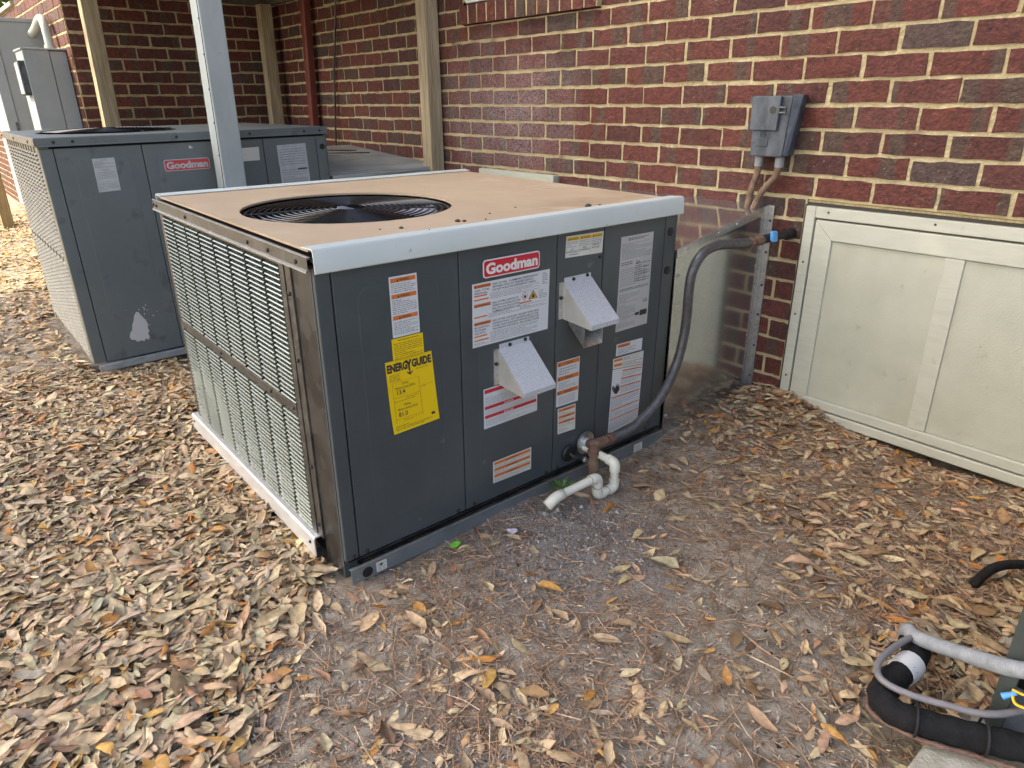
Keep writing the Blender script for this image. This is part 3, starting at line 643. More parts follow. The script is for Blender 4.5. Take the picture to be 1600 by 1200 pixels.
for k in range(11):
    y = -1.50 + k * 0.135; f = MB(); K(f, -2.30, 0.16, y, y + 0.131, 2.092 + (0.042 if y < DKY0 + 0.05 else 0), 2.118 + (0.042 if y < DKY0 + 0.05 else 0)); f.build('deck_board', M['wood_dark'], dk)
def post(x0, x1, y0, y1, lx, ly, m, top, name='post'):
    q = MB(); q.hexa([(x0 + 1.1 - lx, y0 + 0.8 - ly, -0.05), (x1 + 1.1 - lx, y0 + 0.8 - ly, -0.05), (x1 + 1.1 - lx, y1 + 0.8 - ly, -0.05), (x0 + 1.1 - lx, y1 + 0.8 - ly, -0.05), (x0 + 1.1, y0 + 0.8, top), (x1 + 1.1, y0 + 0.8, top), (x1 + 1.1, y1 + 0.8, top), (x0 + 1.1, y1 + 0.8, top)])
    return q.build(name, m, dk, bevel=0.004)
post(-0.142, -0.053, -0.100, -0.011, 0.006, 0.0, M['wood'], 1.859)
post(-2.235, -2.150, -0.150, -0.060, 0.0, 0.03, M['wood'], 1.859)
post(-2.09, -2.00, -1.362, -1.266, 0.0, 0.03, M['wood'], 1.899)
pc = post(-0.005, 0.100, -1.345, -1.243, 0.0, 0.025, M['post_metal'], 1.899); pc['label'] = 'pale grey post clad in sheet metal with rivets'
for k in range(13):
    z = 0.12 + k * 0.14; t = 1 - z / 1.9; b = MB(); b.lathe([(0.0045, 0), (0.003, -0.0025)], (0.082 + 1.1, -1.3455 + 0.8 - 0.025 * t, z), 'Y', 8); b.build('rivet', M['caulk'], pc)
b = MB(); b.hexa([(1.1 + 0.0895, -1.3475 + 0.8 - .025, 0), (1.1 + 0.0915, -1.3475 + 0.8 - .025, 0), (1.1 + 0.0915, -1.3445 + 0.8 - .025, 0), (1.1 + 0.0895, -1.3445 + 0.8 - .025, 0), (1.1 + 0.0895, -1.3475 + 0.8, 1.89), (1.1 + 0.0915, -1.3475 + 0.8, 1.89), (1.1 + 0.0915, -1.3445 + 0.8, 1.89), (1.1 + 0.0895, -1.3445 + 0.8, 1.89)])
b.build('seam', M['caulk'], pc)

ds = MB(); ds.hexa([(-1.76, -0.085, -0.03), (-1.698, -0.085, -0.03), (-1.698, -0.028, -0.03), (-1.76, -0.028, -0.03), (-1.622, -0.085, 1.855), (-1.560, -0.085, 1.855), (-1.560, -0.028, 1.855), (-1.622, -0.028, 1.855)])
tag(ds.build('downspout', M['redpipe'], None, bevel=0.012, seg=3), 'dark red downspout leaning against the brick wall under the deck', 'downspout')
cb = MB(); cb.tube(bez([(-1.17, -0.03, 1.86), (-1.24, -0.03, 1.6), (-1.32, -0.02, 1.38), (-1.36, -0.025, 1.1), (-1.39, -0.03, 0.86), (-1.40, -0.04, 0.5)], 6), 0.007, 6)
tag(cb.build('hanging_cable', M['wire'], None, smooth=True), 'thin black cable hanging down the shaded brick wall', 'cable')

# ------------------------------------------------------------------ weathered plywood shroud between the far unit and the wall
sh = empty('plywood_shroud', (-0.6, -0.36, 0)); tag(sh, 'weathered grey plywood duct shroud against the brick wall', 'wooden box')
def SP(x, y, z): return (x + 0.6, y + 0.36, z)
b = MB(); b.hexa([SP(-1.20, -0.72, 0.885), SP(-0.09, -0.72, 0.795), SP(-0.09, -0.012, 0.808), SP(-1.20, -0.012, 0.880), SP(-1.20, -0.72, 0.903), SP(-0.09, -0.72, 0.812), SP(-0.09, -0.012, 0.825), SP(-1.20, -0.012, 0.898)])
b.build('top_sheet', M['wood_grey'], sh, bevel=0.002)
b = MB(); b.hexa([SP(-0.118, -0.715, 0), SP(-0.10, -0.715, 0), SP(-0.10, -0.014, 0), SP(-0.118, -0.014, 0), SP(-0.118, -0.715, 0.796), SP(-0.10, -0.715, 0.794), SP(-0.10, -0.014, 0.806), SP(-0.118, -0.014, 0.808)])
b.build('side_sheet', M['wood_grey'], sh, bevel=0.002)
b = MB(); b.box(*[v for p in zip(SP(-0.098, -0.71, 0.74), SP(-0.072, -0.02, 0.79)) for v in p]); b.build('batten', M['wood_grey'], sh, bevel=0.003)
def sheet_z(x, y): return 0.812 + (-0.09 - x) / 1.11 * 0.082 + (y + 0.72) * 0.010
for (x, y, l, w, a) in ((-0.95, -0.30, 0.34, 0.05, 0.35), (-0.80, -0.26, 0.30, 0.03, 0.3), (-0.72, -0.42, 0.14, 0.015, 0.3), (-0.9, -0.45, 0.20, 0.02, 0.42)):
    b = MB(); ca, sa = math.cos(a), math.sin(a); vs = []
    for (u, v) in ((-l / 2, -w * 0.3), (-l / 4, -w / 2), (l / 3, -w / 2.5), (l / 2, w * 0.1), (l / 4, w / 2), (-l / 3, w * 0.45)):
        px, py = x + u * sa, y + u * ca + v * 0.9; px += v * ca; vs.append((px, py))
    b.add([SP(p, q, sheet_z(p, q) + 0.002) for p, q in vs] + [SP(p, q, sheet_z(p, q) + 0.009) for p, q in vs], [tuple(range(6, 12)), (0, 1, 7, 6), (1, 2, 8, 7), (2, 3, 9, 8), (3, 4, 10, 9), (4, 5, 11, 10), (5, 0, 6, 11)])
    b.build('torn_veneer', M['wood_torn'], sh)

# ------------------------------------------------------------------ electrical boxes on the projecting wing
e1 = empty('service_panel', (-2.60, -1.43, 0.50)); tag(e1, 'smaller grey electrical cabinet on the brick corner behind the far unit', 'electrical box')
def EP(x0, x1, y0, y1, z0, z1): return (x0 + 2.60, x1 + 2.60, y0 + 1.43, y1 + 1.43, z0 - 0.5, z1 - 0.5)
b = MB(); b.box(*EP(-2.76, -2.452, -1.525, -1.427, 0.50, 1.515)); b.build('back_box', M['ebox'], e1, bevel=0.003)
b = MB(); b.box(*EP(-2.765, -2.448, -1.680, -1.528, 0.50, 1.52)); fr = b.build('front_cover', M['ebox'], e1, bevel=0.003)
b = MB(); b.box(*EP(-2.77, -2.440, -1.690, -1.424, 1.5205, 1.532)); b.build('lid', M['ebox'], e1, bevel=0.003)
b = MB(); b.box(*EP(-2.62, -2.47, -1.715, -1.6805, 1.24, 1.455)); hp = b.build('hasp', M['galv_dull'], fr, bevel=0.002)
b = MB(); b.box(*EP(-2.62, -2.465, -1.722, -1.7155, 1.25, 1.445)); b.build('hasp_plate', M['ebox'], fr)
e2 = empty('meter_cabinet', (-3.3, -1.43, 0.40)); tag(e2, 'taller grey electrical cabinet at the left edge on the brick wall', 'electrical box')
def E2(x0, x1, y0, y1, z0, z1): return (x0 + 3.3, x1 + 3.3, y0 + 1.43, y1 + 1.43, z0 - 0.4, z1 - 0.4)
b = MB(); b.box(*E2(-3.75, -3.15, -1.72, -1.427, 0.40, 1.74)); b.build('body', M['ebox'], e2, bevel=0.004)
b = MB(); b.box(*E2(-3.76, -3.142, -1.79, -1.7215, 0.42, 1.72)); b.build('door', M['ebox'], e2, bevel=0.004)
b = MB(); b.box(*E2(-3.77, -3.135, -1.80, -1.425, 1.7405, 1.765)); b.build('lid', M['ebox'], e2, bevel=0.003)
for z in (0.9, 1.0):
    b = MB(); b.cyl((3.3 - 3.139, 1.43 - 1.735, z - 0.4), (3.3 - 3.139, 1.43 - 1.735, z - 0.34), 0.008, 8); b.build('hinge', M['galv_dull'], e2)
cd = MB(); cd.tube(bez([(-3.14, -1.50, 1.665), (-3.0, -1.49, 1.69), (-2.84, -1.48, 1.735), (-2.76, -1.475, 1.735), (-2.705, -1.475, 1.69), (-2.69, -1.475, 1.60), (-2.69, -1.475, 1.533)], 6), 0.027, 12)
cdo = cd.build('conduit_pipe', M['ebox_pipe'], None, smooth=True); tag(cdo, 'grey conduit pipe bending between the two electrical cabinets', 'pipe')
b = MB(); b.cyl((-2.69, -1.475, 1.5325), (-2.69, -1.475, 1.565), 0.034, 12); b.build('coupling', M['ebox_pipe'], cdo, smooth=True)
wp = MB(); wp.hexa([(-5.48, -1.83, -0.05), (-5.38, -1.83, -0.05), (-5.38, -1.73, -0.05), (-5.48, -1.73, -0.05), (-5.48, -1.83, 1.9), (-5.38, -1.83, 1.9), (-5.38, -1.73, 1.9), (-5.48, -1.73, 1.9)])
tag(wp.build('wooden_post', M['wood_y'], None, bevel=0.004), 'wooden post at the left edge beyond the far unit', 'post')
cp = MB(); pts = bez([(-5.0, -2.02, 0.05), (-5.6, -2.10, 0.06), (-6.2, -2.25, 0.06), (-6.8, -2.6, 0.05)], 30)
cp.tube(pts, [0.045 + 0.006 * (i % 2) for i in range(len(pts))], 10)
tag(cp.build('corrugated_pipe', M['corr'], None), 'dark corrugated drain pipe on the leaves at the left edge', 'pipe')

# ------------------------------------------------------------------ flat print: text and stickers
_TC = {}
def text_geo(s, bold=0.0):
    key = (s, bold)
    if key in _TC: return _TC[key]
    cu = bpy.data.curves.new('t', 'FONT'); cu.body = s; cu.size = 1.0; cu.offset = bold; cu.fill_mode = 'FRONT'; cu.resolution_u = 3
    o = bpy.data.objects.new('t', cu); COL.objects.link(o)
    dg = bpy.context.evaluated_depsgraph_get(); e = o.evaluated_get(dg); me = e.to_mesh()
    V = np.array([v.co[:2] for v in me.vertices]).reshape(-1, 2); F = [tuple(p.vertices) for p in me.polygons]
    e.to_mesh_clear(); bpy.data.objects.remove(o); bpy.data.curves.remove(cu)
    _TC[key] = (V, F); return V, F
def sticker(parent, name, corners, sheet_mat, items, Z, x=-0.0049, seed=0, curl=0.0):
    """corners tl, tr, bl, br as (y, height below the top); items are laid out in 0..1 across and 0..1 down"""
    tl, tr, bl, br = [np.array(c) for c in corners]
    Wd = np.linalg.norm(tr - tl); Hd = np.linalg.norm(bl - tl); rnd = random.Random(seed + 5)
    def mp(u, v, lay):
        p = (tl * (1 - u) + tr * u) * (1 - v) + (bl * (1 - u) + br * u) * v
        return (x + 0.00035 * lay + curl * max(0, (v - 0.55)) ** 2 * (1.5 - u), p[0], Z(p[1]))
    b = MB(); n = 6 if curl else 1; vs = []
    for i in range(n + 1): vs += [mp(0, i / n, 0), mp(1, i / n, 0)]
    b.add(vs, [(2 * i, 2 * i + 2, 2 * i + 3, 2 * i + 1) for i in range(n)])
    o = b.build(name, sheet_mat, parent)
    by = {}
    def g(m): return by.setdefault(m.name, (m, MB()))[1]
    for it in items:
        k, m = it[0], it[1]; q = g(m)
        if k == 'r':
            u0, v0, u1, v1 = it[2:6]; lay = it[6] if len(it) > 6 else 1
            q.add([mp(u0, v1, lay), mp(u1, v1, lay), mp(u1, v0, lay), mp(u0, v0, lay)], [(0, 1, 2, 3)])
        elif k == 'poly':
            q.add([mp(u, v, it[3] if len(it) > 3 else 1) for u, v in it[2]], [tuple(range(len(it[2])))])
        elif k == 't':
            _, _, u, v, size, s = it[:6]; fit = it[6] if len(it) > 6 else None; bold = it[7] if len(it) > 7 else 0.0
            V, F = text_geo(s, bold)
            if len(V) == 0: continue
            w = V[:, 0].max(); sx = size if fit is None else fit * Wd / w
            if fit is not None and sx < 0: sx = size
            q.add([mp(u + a * sx / Wd, v - c * size / Hd, 2) for a, c in V], F)
        elif k == 'l':
            u0, v0, u1, v1, nl = it[2:7]; hf = it[7] if len(it) > 7 else 0.42; fill = it[8] if len(it) > 8 else 1.0
            for i in range(nl):
                vv = v0 + (v1 - v0) * (i + 0.5) / nl; hh = (v1 - v0) / nl * hf / 2; u = u0; end = u0 + (u1 - u0) * (1 if rnd.random() < 0.7 else rnd.uniform(0.35, 0.9)) * fill
                while u < end:
                    wl = rnd.uniform(0.004, 0.014) / Wd * (1 if Wd < 0.2 else 1.0); e_ = min(u + wl, end)
                    h2 = hh * rnd.uniform(0.75, 1.0)
                    q.add([mp(u, vv + h2, 1), mp(e_, vv + h2, 1), mp(e_, vv - h2, 1), mp(u, vv - h2, 1)], [(0, 1, 2, 3)]); u = e_ + 0.0022 / Wd
    for nm, (m, q) in by.items():
        if q.v: q.build('print', m, o)['kind'] = 'stuff'
    return o
def badge(parent, Z, corners, x, red, white):
    tl, tr, bl, br = [np.array(c) for c in corners]; y0, y1 = tl[0], tr[0]; z1, z0 = Z(tl[1]), Z(bl[1]); h = z1 - z0
    b = MB(); b.prism(rrect(y0, y1, z0, z1, h * 0.2), 0, x, x + 0.0018); o = b.build('brand_badge', white, parent, bevel=0.0006)
    b = MB(); b.prism(rrect(y0 + h * 0.07, y1 - h * 0.07, z0 + h * 0.07, z1 - h * 0.07, h * 0.15), 0, x + 0.0015, x + 0.0024); b.build('badge_field', red, o)
    V, F = text_geo('Goodman', 0.042); w = V[:, 0].max() - V[:, 0].min(); s = (y1 - y0 - h * 0.36) / w; sz = h * 0.80
    b = MB(); b.add([(x + 0.0030, y0 + h * 0.18 + (a - V[:, 0].min()) * s, z0 + h * 0.23 + c * sz) for a, c in V], F); b.build('lettering', white, o)
    return o

# ------------------------------------------------------------------ packaged air conditioners
def rot3(yaw, tx, ty): return Matrix.Rotation(yaw, 3, 'Z') @ Matrix.Rotation(tx, 3, 'X') @ Matrix.Rotation(ty, 3, 'Y')
def unit_root(name, O, yaw, tx, ty, H):
    R3 = rot3(yaw, tx, ty); o = empty(name); o.matrix_world = Matrix.Translation(Vector(O) + R3 @ Vector((0, 0, -H))) @ R3.to_4x4(); return o
LEN, WID = 1.295, 1.20
def add_screw(parent, p, axis='X', r=0.0065, d=0.004, m=None):
    b = MB(); b.lathe([(r, 0), (r * 0.95, d * 0.6), (r * 0.45, d)], p, axis, 8); return b.build('screw', m or M['black'], parent, smooth=True)

def side_panels(root, Z, zb, pm, splits, names, emboss):
    for (y0, y1), nm, em in zip(splits, names, emboss):
        b = MB(); b.box(-0.020, -0.006, y0 + 0.0016, y1 - 0.0016, Z(zb), Z(-0.045)); o = b.build(nm, pm, root, bevel=0.0025)
        if em:
            e0, e1, f0, f1, r = em; q = MB()
            outer = rrect(e0, e1, Z(f1), Z(f0), r); inner = rrect(e0 + 0.006, e1 - 0.006, Z(f1) + 0.006, Z(f0) - 0.006, r - 0.005); n = len(outer)
            vs = [(-0.0062, a, c) for a, c in outer] + [(-0.0055, a, c) for a, c in inner]
            q.add(vs, [(i, (i + 1) % n, n + (i + 1) % n, n + i) for i in range(n)] + [tuple(range(n, 2 * n))])
            q.build('embossed_field', pm, o)
def fan(root, cx, cy, R, zg, zb, n_rings, guard_mat, n_spoke=8):
    sh = MB(); n = 48
    prof = [(R + 0.012, zg - 0.004), (R, zg - 0.006), (R - 0.004, zb - 0.10)]
    vs = []; 
    for (r, h) in prof:
        for k in range(n): a = 2 * math.pi * k / n; vs.append((cx + r * math.cos(a), cy + r * math.sin(a), h))
    fs = []
    for i in range(2):
        for k in range(n): fs.append((i * n + k, (i + 1) * n + k, (i + 1) * n + (k + 1) % n, i * n + (k + 1) % n))
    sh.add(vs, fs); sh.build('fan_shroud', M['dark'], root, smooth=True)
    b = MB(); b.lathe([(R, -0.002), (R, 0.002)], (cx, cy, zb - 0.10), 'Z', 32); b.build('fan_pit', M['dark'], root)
    g = MB()
    for i in range(n_rings):
        r = 0.055 + (R - 0.012 - 0.055) * i / (n_rings - 1); dome = 0.010 * (1 - (r / R) ** 2)
        g.tube([(cx + r * math.cos(a), cy + r * math.sin(a), zg + dome) for a in np.linspace(0, 2 * math.pi, 56, endpoint=False)], 0.0025, 6, closed=True)
    go = g.build('fan_guard', guard_mat, root, smooth=True)
    for k in range(n_spoke):
        a = 2 * math.pi * k / n_spoke + 0.35; sp = MB()
        sp.tube([(cx + r * math.cos(a), cy + r * math.sin(a), zg - 0.004 + 0.010 * (1 - (r / R) ** 2)) for r in np.linspace(0.05, R - 0.002, 6)], 0.003, 5); sp.build('spoke', guard_mat, go)
    for k in range(4):
        a0 = 2 * math.pi * k / 4 - 0.62; bl = MB(); vs = []; nr, na = 6, 7
        for i in range(nr):
            r = 0.06 + (R - 0.035 - 0.06) * i / (nr - 1); half = 0.36 + 0.10 * i / (nr - 1)
            for j in range(na):
                t = -1 + 2 * j / (na - 1); a = a0 + t * half; vs.append((cx + r * math.cos(a), cy + r * math.sin(a), zb + 0.040 * t * (0.6 + 0.4 * i / nr)))
        bl.add(vs, [(i * na + j, (i + 1) * na + j, (i + 1) * na + j + 1, i * na + j + 1) for i in range(nr - 1) for j in range(na - 1)])
        o = bl.build('fan_blade', M['blade'], root, smooth=True); s = o.modifiers.new('solid', 'SOLIDIFY'); s.thickness = 0.003
    b = MB(); b.lathe([(0.065, -0.05), (0.065, 0.02), (0.05, 0.035), (0.02, 0.04)], (cx, cy, zb), 'Z', 20); b.build('fan_hub', M['wire'], root, smooth=True)

# ---------- the near unit
H1 = 0.895
U1 = unit_root('air_conditioner', (2.0653, -1.8502, 0.8917), -0.0036, -0.0029, 0.0091, H1)
tag(U1, 'near charcoal packaged air conditioner with cardboard on top and yellow label', 'air conditioner', 'packaged air conditioners')
Z1 = lambda zt: H1 + zt
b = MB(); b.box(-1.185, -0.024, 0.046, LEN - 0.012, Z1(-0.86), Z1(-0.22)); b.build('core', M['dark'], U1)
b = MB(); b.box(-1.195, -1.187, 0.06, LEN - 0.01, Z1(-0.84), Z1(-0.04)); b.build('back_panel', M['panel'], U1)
b = MB(); b.box(-1.195, -0.006, LEN - 0.0115, LEN - 0.004, Z1(-0.84), Z1(-0.04)); b.build('end_panel', M['panel'], U1)
side_panels(U1, Z1, -0.832, M['panel'], [(0.000, 0.0405), (0.0405, 0.394), (0.394, 0.7435), (0.7435, 0.9375), (0.9375, 1.231), (1.231, LEN - 0.003)],
            ['corner_post', 'access_panel', 'access_panel', 'access_panel', 'access_panel', 'corner_post'],
            [None, (0.098, 0.330, -0.105, -0.762, 0.035), (0.448, 0.690, -0.085, -0.772, 0.035), None, None, None])
b = MB(); b.box(-0.030, -0.0215, 0.002, 1.29, Z1(-0.835), Z1(-0.04)); b.build('panel_frame', M['dark'], U1)
# near corner: painted return on the louver side, then the mottled galvanised corner strip
b = MB(); b.box(-0.026, -0.0205, 0.0005, 0.040, Z1(-0.89), Z1(-0.05)); b.build('corner_return', M['panel'], U1)
b = MB(); b.box(-0.128, -0.0265, 0.0015, 0.012, Z1(-0.888), Z1(-0.047)); b.build('corner_strip', M['galv_dull'], U1, bevel=0.002)
# base rails
b = MB(); b.prism([(0.0125, Z1(-0.895)), (0.0125, Z1(-0.8475)), (0.010, Z1(-0.8455)), (-0.004, Z1(-0.853)), (-0.004, Z1(-0.856)), (0.0085, Z1(-0.851)), (0.0085, Z1(-0.895))], 1, 0.004, LEN - 0.004)
rl = b.build('base_rail', M['rail'], U1, bevel=0.0012)
b = MB(); b.box(0.0118, 0.0131, 0.006, LEN - 0.006, Z1(-0.8490), Z1(-0.8462)); b.build('rail_edge', M['galv'], rl)
b = MB(); b.box(-0.018, -0.0045, 0.006, LEN - 0.006, Z1(-0.8372), Z1(-0.8338)); b.build('drip_edge', M['galv_dull'], U1)
b = MB(); b.lathe([(0.0155, 0.0), (0.0155, 0.0006)], (0.0128, 0.0505, Z1(-0.8735)), 'X', 20); b.build('lifting_hole', M['dark'], rl)
b = MB(); b.lathe([(0.003, 0.0), (0.003, 0.0006)], (0.0128, 0.020, Z1(-0.882)), 'X', 8); b.build('rivet_hole', M['galv'], rl)
sticker(rl, 'small_sticker', [(0.077, -0.8575), (0.109, -0.8575), (0.077, -0.8885), (0.109, -0.8885)], M['paper_warm'], [('l', M['ink_grey'], 0.15, 0.15, 0.85, 0.9, 5), ('r', M['ink'], 0.35, 0.2, 0.6, 0.45)], Z1, x=0.0131)
sticker(rl, 'small_sticker', [(1.13, -0.857), (1.175, -0.857), (1.13, -0.888), (1.175, -0.888)], M['paper_warm'], [('l', M['ink_grey'], 0.15, 0.15, 0.85, 0.9, 5)], Z1, x=0.0131)
b = MB(); b.prism([(-0.022, Z1(-0.882)), (-0.022, Z1(-0.826)), (-0.018, Z1(-0.820)), (0.03, Z1(-0.820)), (0.03, Z1(-0.824)), (-0.015, Z1(-0.825)), (-0.018, Z1(-0.829)), (-0.018, Z1(-0.882))], 0, -1.215, -0.150)
wr = b.build('louver_rail', mat('bright_zinc_rail', (0.60, 0.60, 0.58), (0.68, 0.68, 0.66), rough=0.35, metal=0.25, nscale=10), U1, bevel=0.001)
for xx in (-1.19, -0.175): add_screw(wr, (xx, -0.0221, Z1(-0.845)), 'Y', 0.005, -0.004)
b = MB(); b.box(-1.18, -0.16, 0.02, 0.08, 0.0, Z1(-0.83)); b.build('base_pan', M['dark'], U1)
# louvers
cols = [-1.160, -1.031, -0.905, -0.778, -0.652, -0.528, -0.405, -0.284, -0.172]
b = MB(); b.box(-1.155, -0.17, 0.040, 0.0455, Z1(-0.822), Z1(-0.055)); b.build('coil', mat('coil_fins', (0.03, 0.033, 0.034), (0.05, 0.055, 0.055), rough=0.5, metal=0.4, nscale=3, stretch=(200, 1, 1)), U1)
for i, c in enumerate(cols):
    w = 0.0045 if 0 < i < 8 else 0.012
    b = MB(); b.box(c - w, c + w, 0.005 if 0 < i < 8 else -0.006, 0.013, Z1(-0.818), Z1(-0.052)); b.build('louver_bar', M['louver_frame'], U1, bevel=0.001)
b = MB(); b.box(-1.1468, -0.1852, -0.0085, 0.0095, Z1(-0.462), Z1(-0.434)); b.build('louver_rib', M['louver_frame'], U1, bevel=0.002)
b = MB(); b.box(-1.1468, -0.1852, -0.006, 0.0095, Z1(-0.066), Z1(-0.0525)); b.build('louver_rib', M['louver_frame'], U1, bevel=0.002)
b = MB(); b.box(-0.1585, -0.1285, -0.003, 0.011, Z1(-0.82), Z1(-0.052)); b.build('louver_bar', M['louver_frame'], U1, bevel=0.001)
b = MB(); b.box(-1.198, -1.1735, -0.002, 0.05, Z1(-0.86), Z1(-0.05)); b.build('corner_strip', M['louver_frame'], U1, bevel=0.002)
prof = [(0.0125, 0.0052), (-0.0070, -0.0020), (-0.0088, -0.0046), (-0.0074, -0.0045), (-0.0062, -0.0030), (0.0130, 0.0040)]
bm_ = MB(); bm_.prism(prof, 0, -0.5, 0.5); slat_me = bm_.mesh('louver_blade', M['louver'])
rows = [Z1(-0.072) - 0.01355 * k for k in range(27)] + [Z1(-0.470) - 0.01355 * k for k in range(26)]
restb = MB(); nsl = 0
for i in range(7, -1, -1):
    x0, x1 = cols[i] + 0.0068 + (0.0054 if i == 0 else 0), cols[i + 1] - 0.0068 - (0.0054 if i == 7 else 0)
    for z in rows:
        tz = random.uniform(-0.0006, 0.0006)
        if nsl < 296:
            o = bpy.data.objects.new('louver_blade', slat_me); COL.objects.link(o); o.parent = U1; o.location = ((x0 + x1) / 2, 0, z + tz); o.scale = (x1 - x0, 1, 1)
            o.rotation_euler = (random.uniform(-0.04, 0.04), 0, 0); nsl += 1
        else: restb.prism([(p[0], p[1] + z + tz) for p in prof], 0, x0, x1)
ro = restb.build('louver_blade_rest', M['louver'], U1); ro['kind'] = 'stuff'
for (xx, zz) in ((-0.143, -0.13), (-0.143, -0.30), (-0.143, -0.60), (-0.143, -0.78), (-0.35, -0.448), (-0.75, -0.448), (-0.20, -0.448), (-1.186, -0.2), (-1.186, -0.6)): add_screw(U1, (xx, -0.0045 if zz != -0.448 else -0.0087, Z1(zz)), 'Y', 0.0055, -0.004)
# top pan with its galvanised lip, cardboard, fan, white edge trims
tp = MB()
FX, FY, FR = -0.558, 0.383, 0.316
def holed(b, x0, x1, y0, y1, z0, z1, cx, cy, r, n=48):
    """slab with a round hole"""
    ang = [2 * math.pi * k / n for k in range(n)]
    def rim(a):
        c, s = math.cos(a), math.sin(a); t = 9
        if c > 1e-9: t = min(t, (x1 - cx) / c)
        if c < -1e-9: t = min(t, (x0 - cx) / c)
        if s > 1e-9: t = min(t, (y1 - cy) / s)
        if s < -1e-9: t = min(t, (y0 - cy) / s)
        return (cx + c * t, cy + s * t)
    cor = [math.atan2(yy - cy, xx - cx) % (2 * math.pi) for xx in (x0, x1) for yy in (y0, y1)]
    ang = sorted(set(ang + cor)); n = len(ang)
    vs = [(cx + r * math.cos(a), cy + r * math.sin(a), z1) for a in ang] + [(*rim(a), z1) for a in ang] + [(cx + r * math.cos(a), cy + r * math.sin(a), z0) for a in ang] + [(*rim(a), z0) for a in ang]
    fs = []
    for i in range(n):
        j = (i + 1) % n; fs += [(i, n + i, n + j, j), (2 * n + j, 3 * n + j, 3 * n + i, 2 * n + i), (n + i, 3 * n + i, 3 * n + j, n + j), (i, j, 2 * n + j, 2 * n + i)]
    b.add(vs, fs)
holed(tp, -1.20, -0.002, -0.004, LEN + 0.002, Z1(-0.030), Z1(-0.022), FX, FY, FR + 0.004)
tpo = tp.build('top_pan', M['galv_dull'], U1)
b = MB(); b.prism([(-0.0045, Z1(-0.020)), (-0.0125, Z1(-0.0215)), (-0.0135, Z1(-0.047)), (-0.017, Z1(-0.0505)), (-0.0165, Z1(-0.0525)), (-0.011, Z1(-0.050)), (-0.0105, Z1(-0.0245)), (-0.0045, Z1(-0.0235))], 0, -1.215, -0.004)
lip = b.build('top_lip', M['louver_frame'], U1, bevel=0.0008)
b = MB(); b.box(-1.215, -0.004, -0.0175, -0.0162, Z1(-0.0535), Z1(-0.0500)); b.box(-1.215, -0.004, -0.0128, -0.0046, Z1(-0.0200), Z1(-0.0182)); b.build('lip_edge', M['galv'], lip)
for xx in (-1.205, -1.17, -0.86, -0.35, -0.22, -0.06): add_screw(lip, (xx, -0.0136, Z1(-0.036)), 'Y', 0.0055, -0.004)
cb_ = MB(); holed(cb_, -1.180, -0.030, 0.004, LEN - 0.012, Z1(-0.013), Z1(-0.007), FX, FY, FR); cbo = cb_.build('cardboard_sheet', M['card'], U1)
fan(U1, FX, FY, FR, Z1(-0.020), Z1(-0.062), 14, M['wire'])
b = MB(); b.prism([(0.009, Z1(-0.056)), (0.011, Z1(-0.0535)), (0.008, Z1(-0.006)), (0.003, Z1(-0.0005)), (-0.006, Z1(0.0)), (-0.052, Z1(-0.0035)), (-0.052, Z1(-0.0055)), (0.0, Z1(-0.0035)), (0.005, Z1(-0.008)), (0.007, Z1(-0.056))], 1, -0.002, LEN + 0.004)
tr_ = b.build('edge_trim', M['white'], U1, smooth=True)
b = MB(); b.prism([(-1.205, Z1(-0.056)), (-1.205, Z1(-0.004)), (-1.199, Z1(0.0005)), (-1.160, Z1(-0.0035)), (-1.160, Z1(-0.0055)), (-1.197, Z1(-0.0035)), (-1.201, Z1(-0.007)), (-1.201, Z1(-0.056))], 1, -0.002, LEN + 0.004)
b.build('edge_trim', M['white'], U1, smooth=True)
for (x0, y0, x1, y1, w) in ((-0.56, 1.08, -0.50, 1.20, 0.0028), (-0.50, 1.10, -0.455, 1.19, 0.002), (-0.22, 1.02, -0.20, 1.09, 0.0018), (-0.17, 0.98, -0.16, 1.02, 0.0018)):
    b = MB(); d = Vector((x1 - x0, y1 - y0)).normalized(); nx_, ny_ = -d.y * w, d.x * w; zc = Z1(-0.0066)
    b.add([(x0, y0, zc), ((x0 + x1) / 2 + nx_, (y0 + y1) / 2 + ny_, zc), (x1, y1, zc), ((x0 + x1) / 2 - nx_, (y0 + y1) / 2 - ny_, zc)], [(3, 2, 1, 0)]); b.build('scuff_mark', M['wood_torn'], cbo)
for (px, py, s) in ((-0.12, 0.30, 0.006), (-0.11, 0.47, 0.008), (-0.10, 0.485, 0.006), (-0.07, 0.93, 0.011), (-0.14, 0.25, 0.003), (-0.16, 0.62, 0.0035), (-0.06, 0.97, 0.006), (-0.055, 0.2, 0.002), (-0.09, 0.55, 0.003), (-0.035, 0.33, 0.002), (-0.2, 0.75, 0.003)):
    b = MB(); b.lathe([(s * 0.9, 0), (s, s * 0.35), (s * 0.5, s * 0.8)], (px, py, Z1(-0.0068) if px < -0.052 else Z1(-0.002)), 'Z', 6); b.build('debris_crumb', M['caulk'], cbo)

# knockout plugs, screws on the labelled side
for (yy, zz) in ((1.259, -0.112), (1.258, -0.241)):
    b = MB(); b.lathe([(0.014, 0.0), (0.0145, 0.0022), (0.010, 0.0032)], (-0.0058, yy, Z1(zz)), 'X', 20); b.build('knockout_plug', M['black'], U1, smooth=True)
for (yy, zz) in ((0.025, -0.822), (0.065, -0.822), (0.365, -0.822), (0.425, -0.822), (0.715, -0.822), (0.765, -0.822), (0.92, -0.818), (0.955, -0.82), (1.21, -0.82), (0.922, -0.148)): add_screw(U1, (-0.006, yy, Z1(zz)), 'X', 0.0055, 0.006)
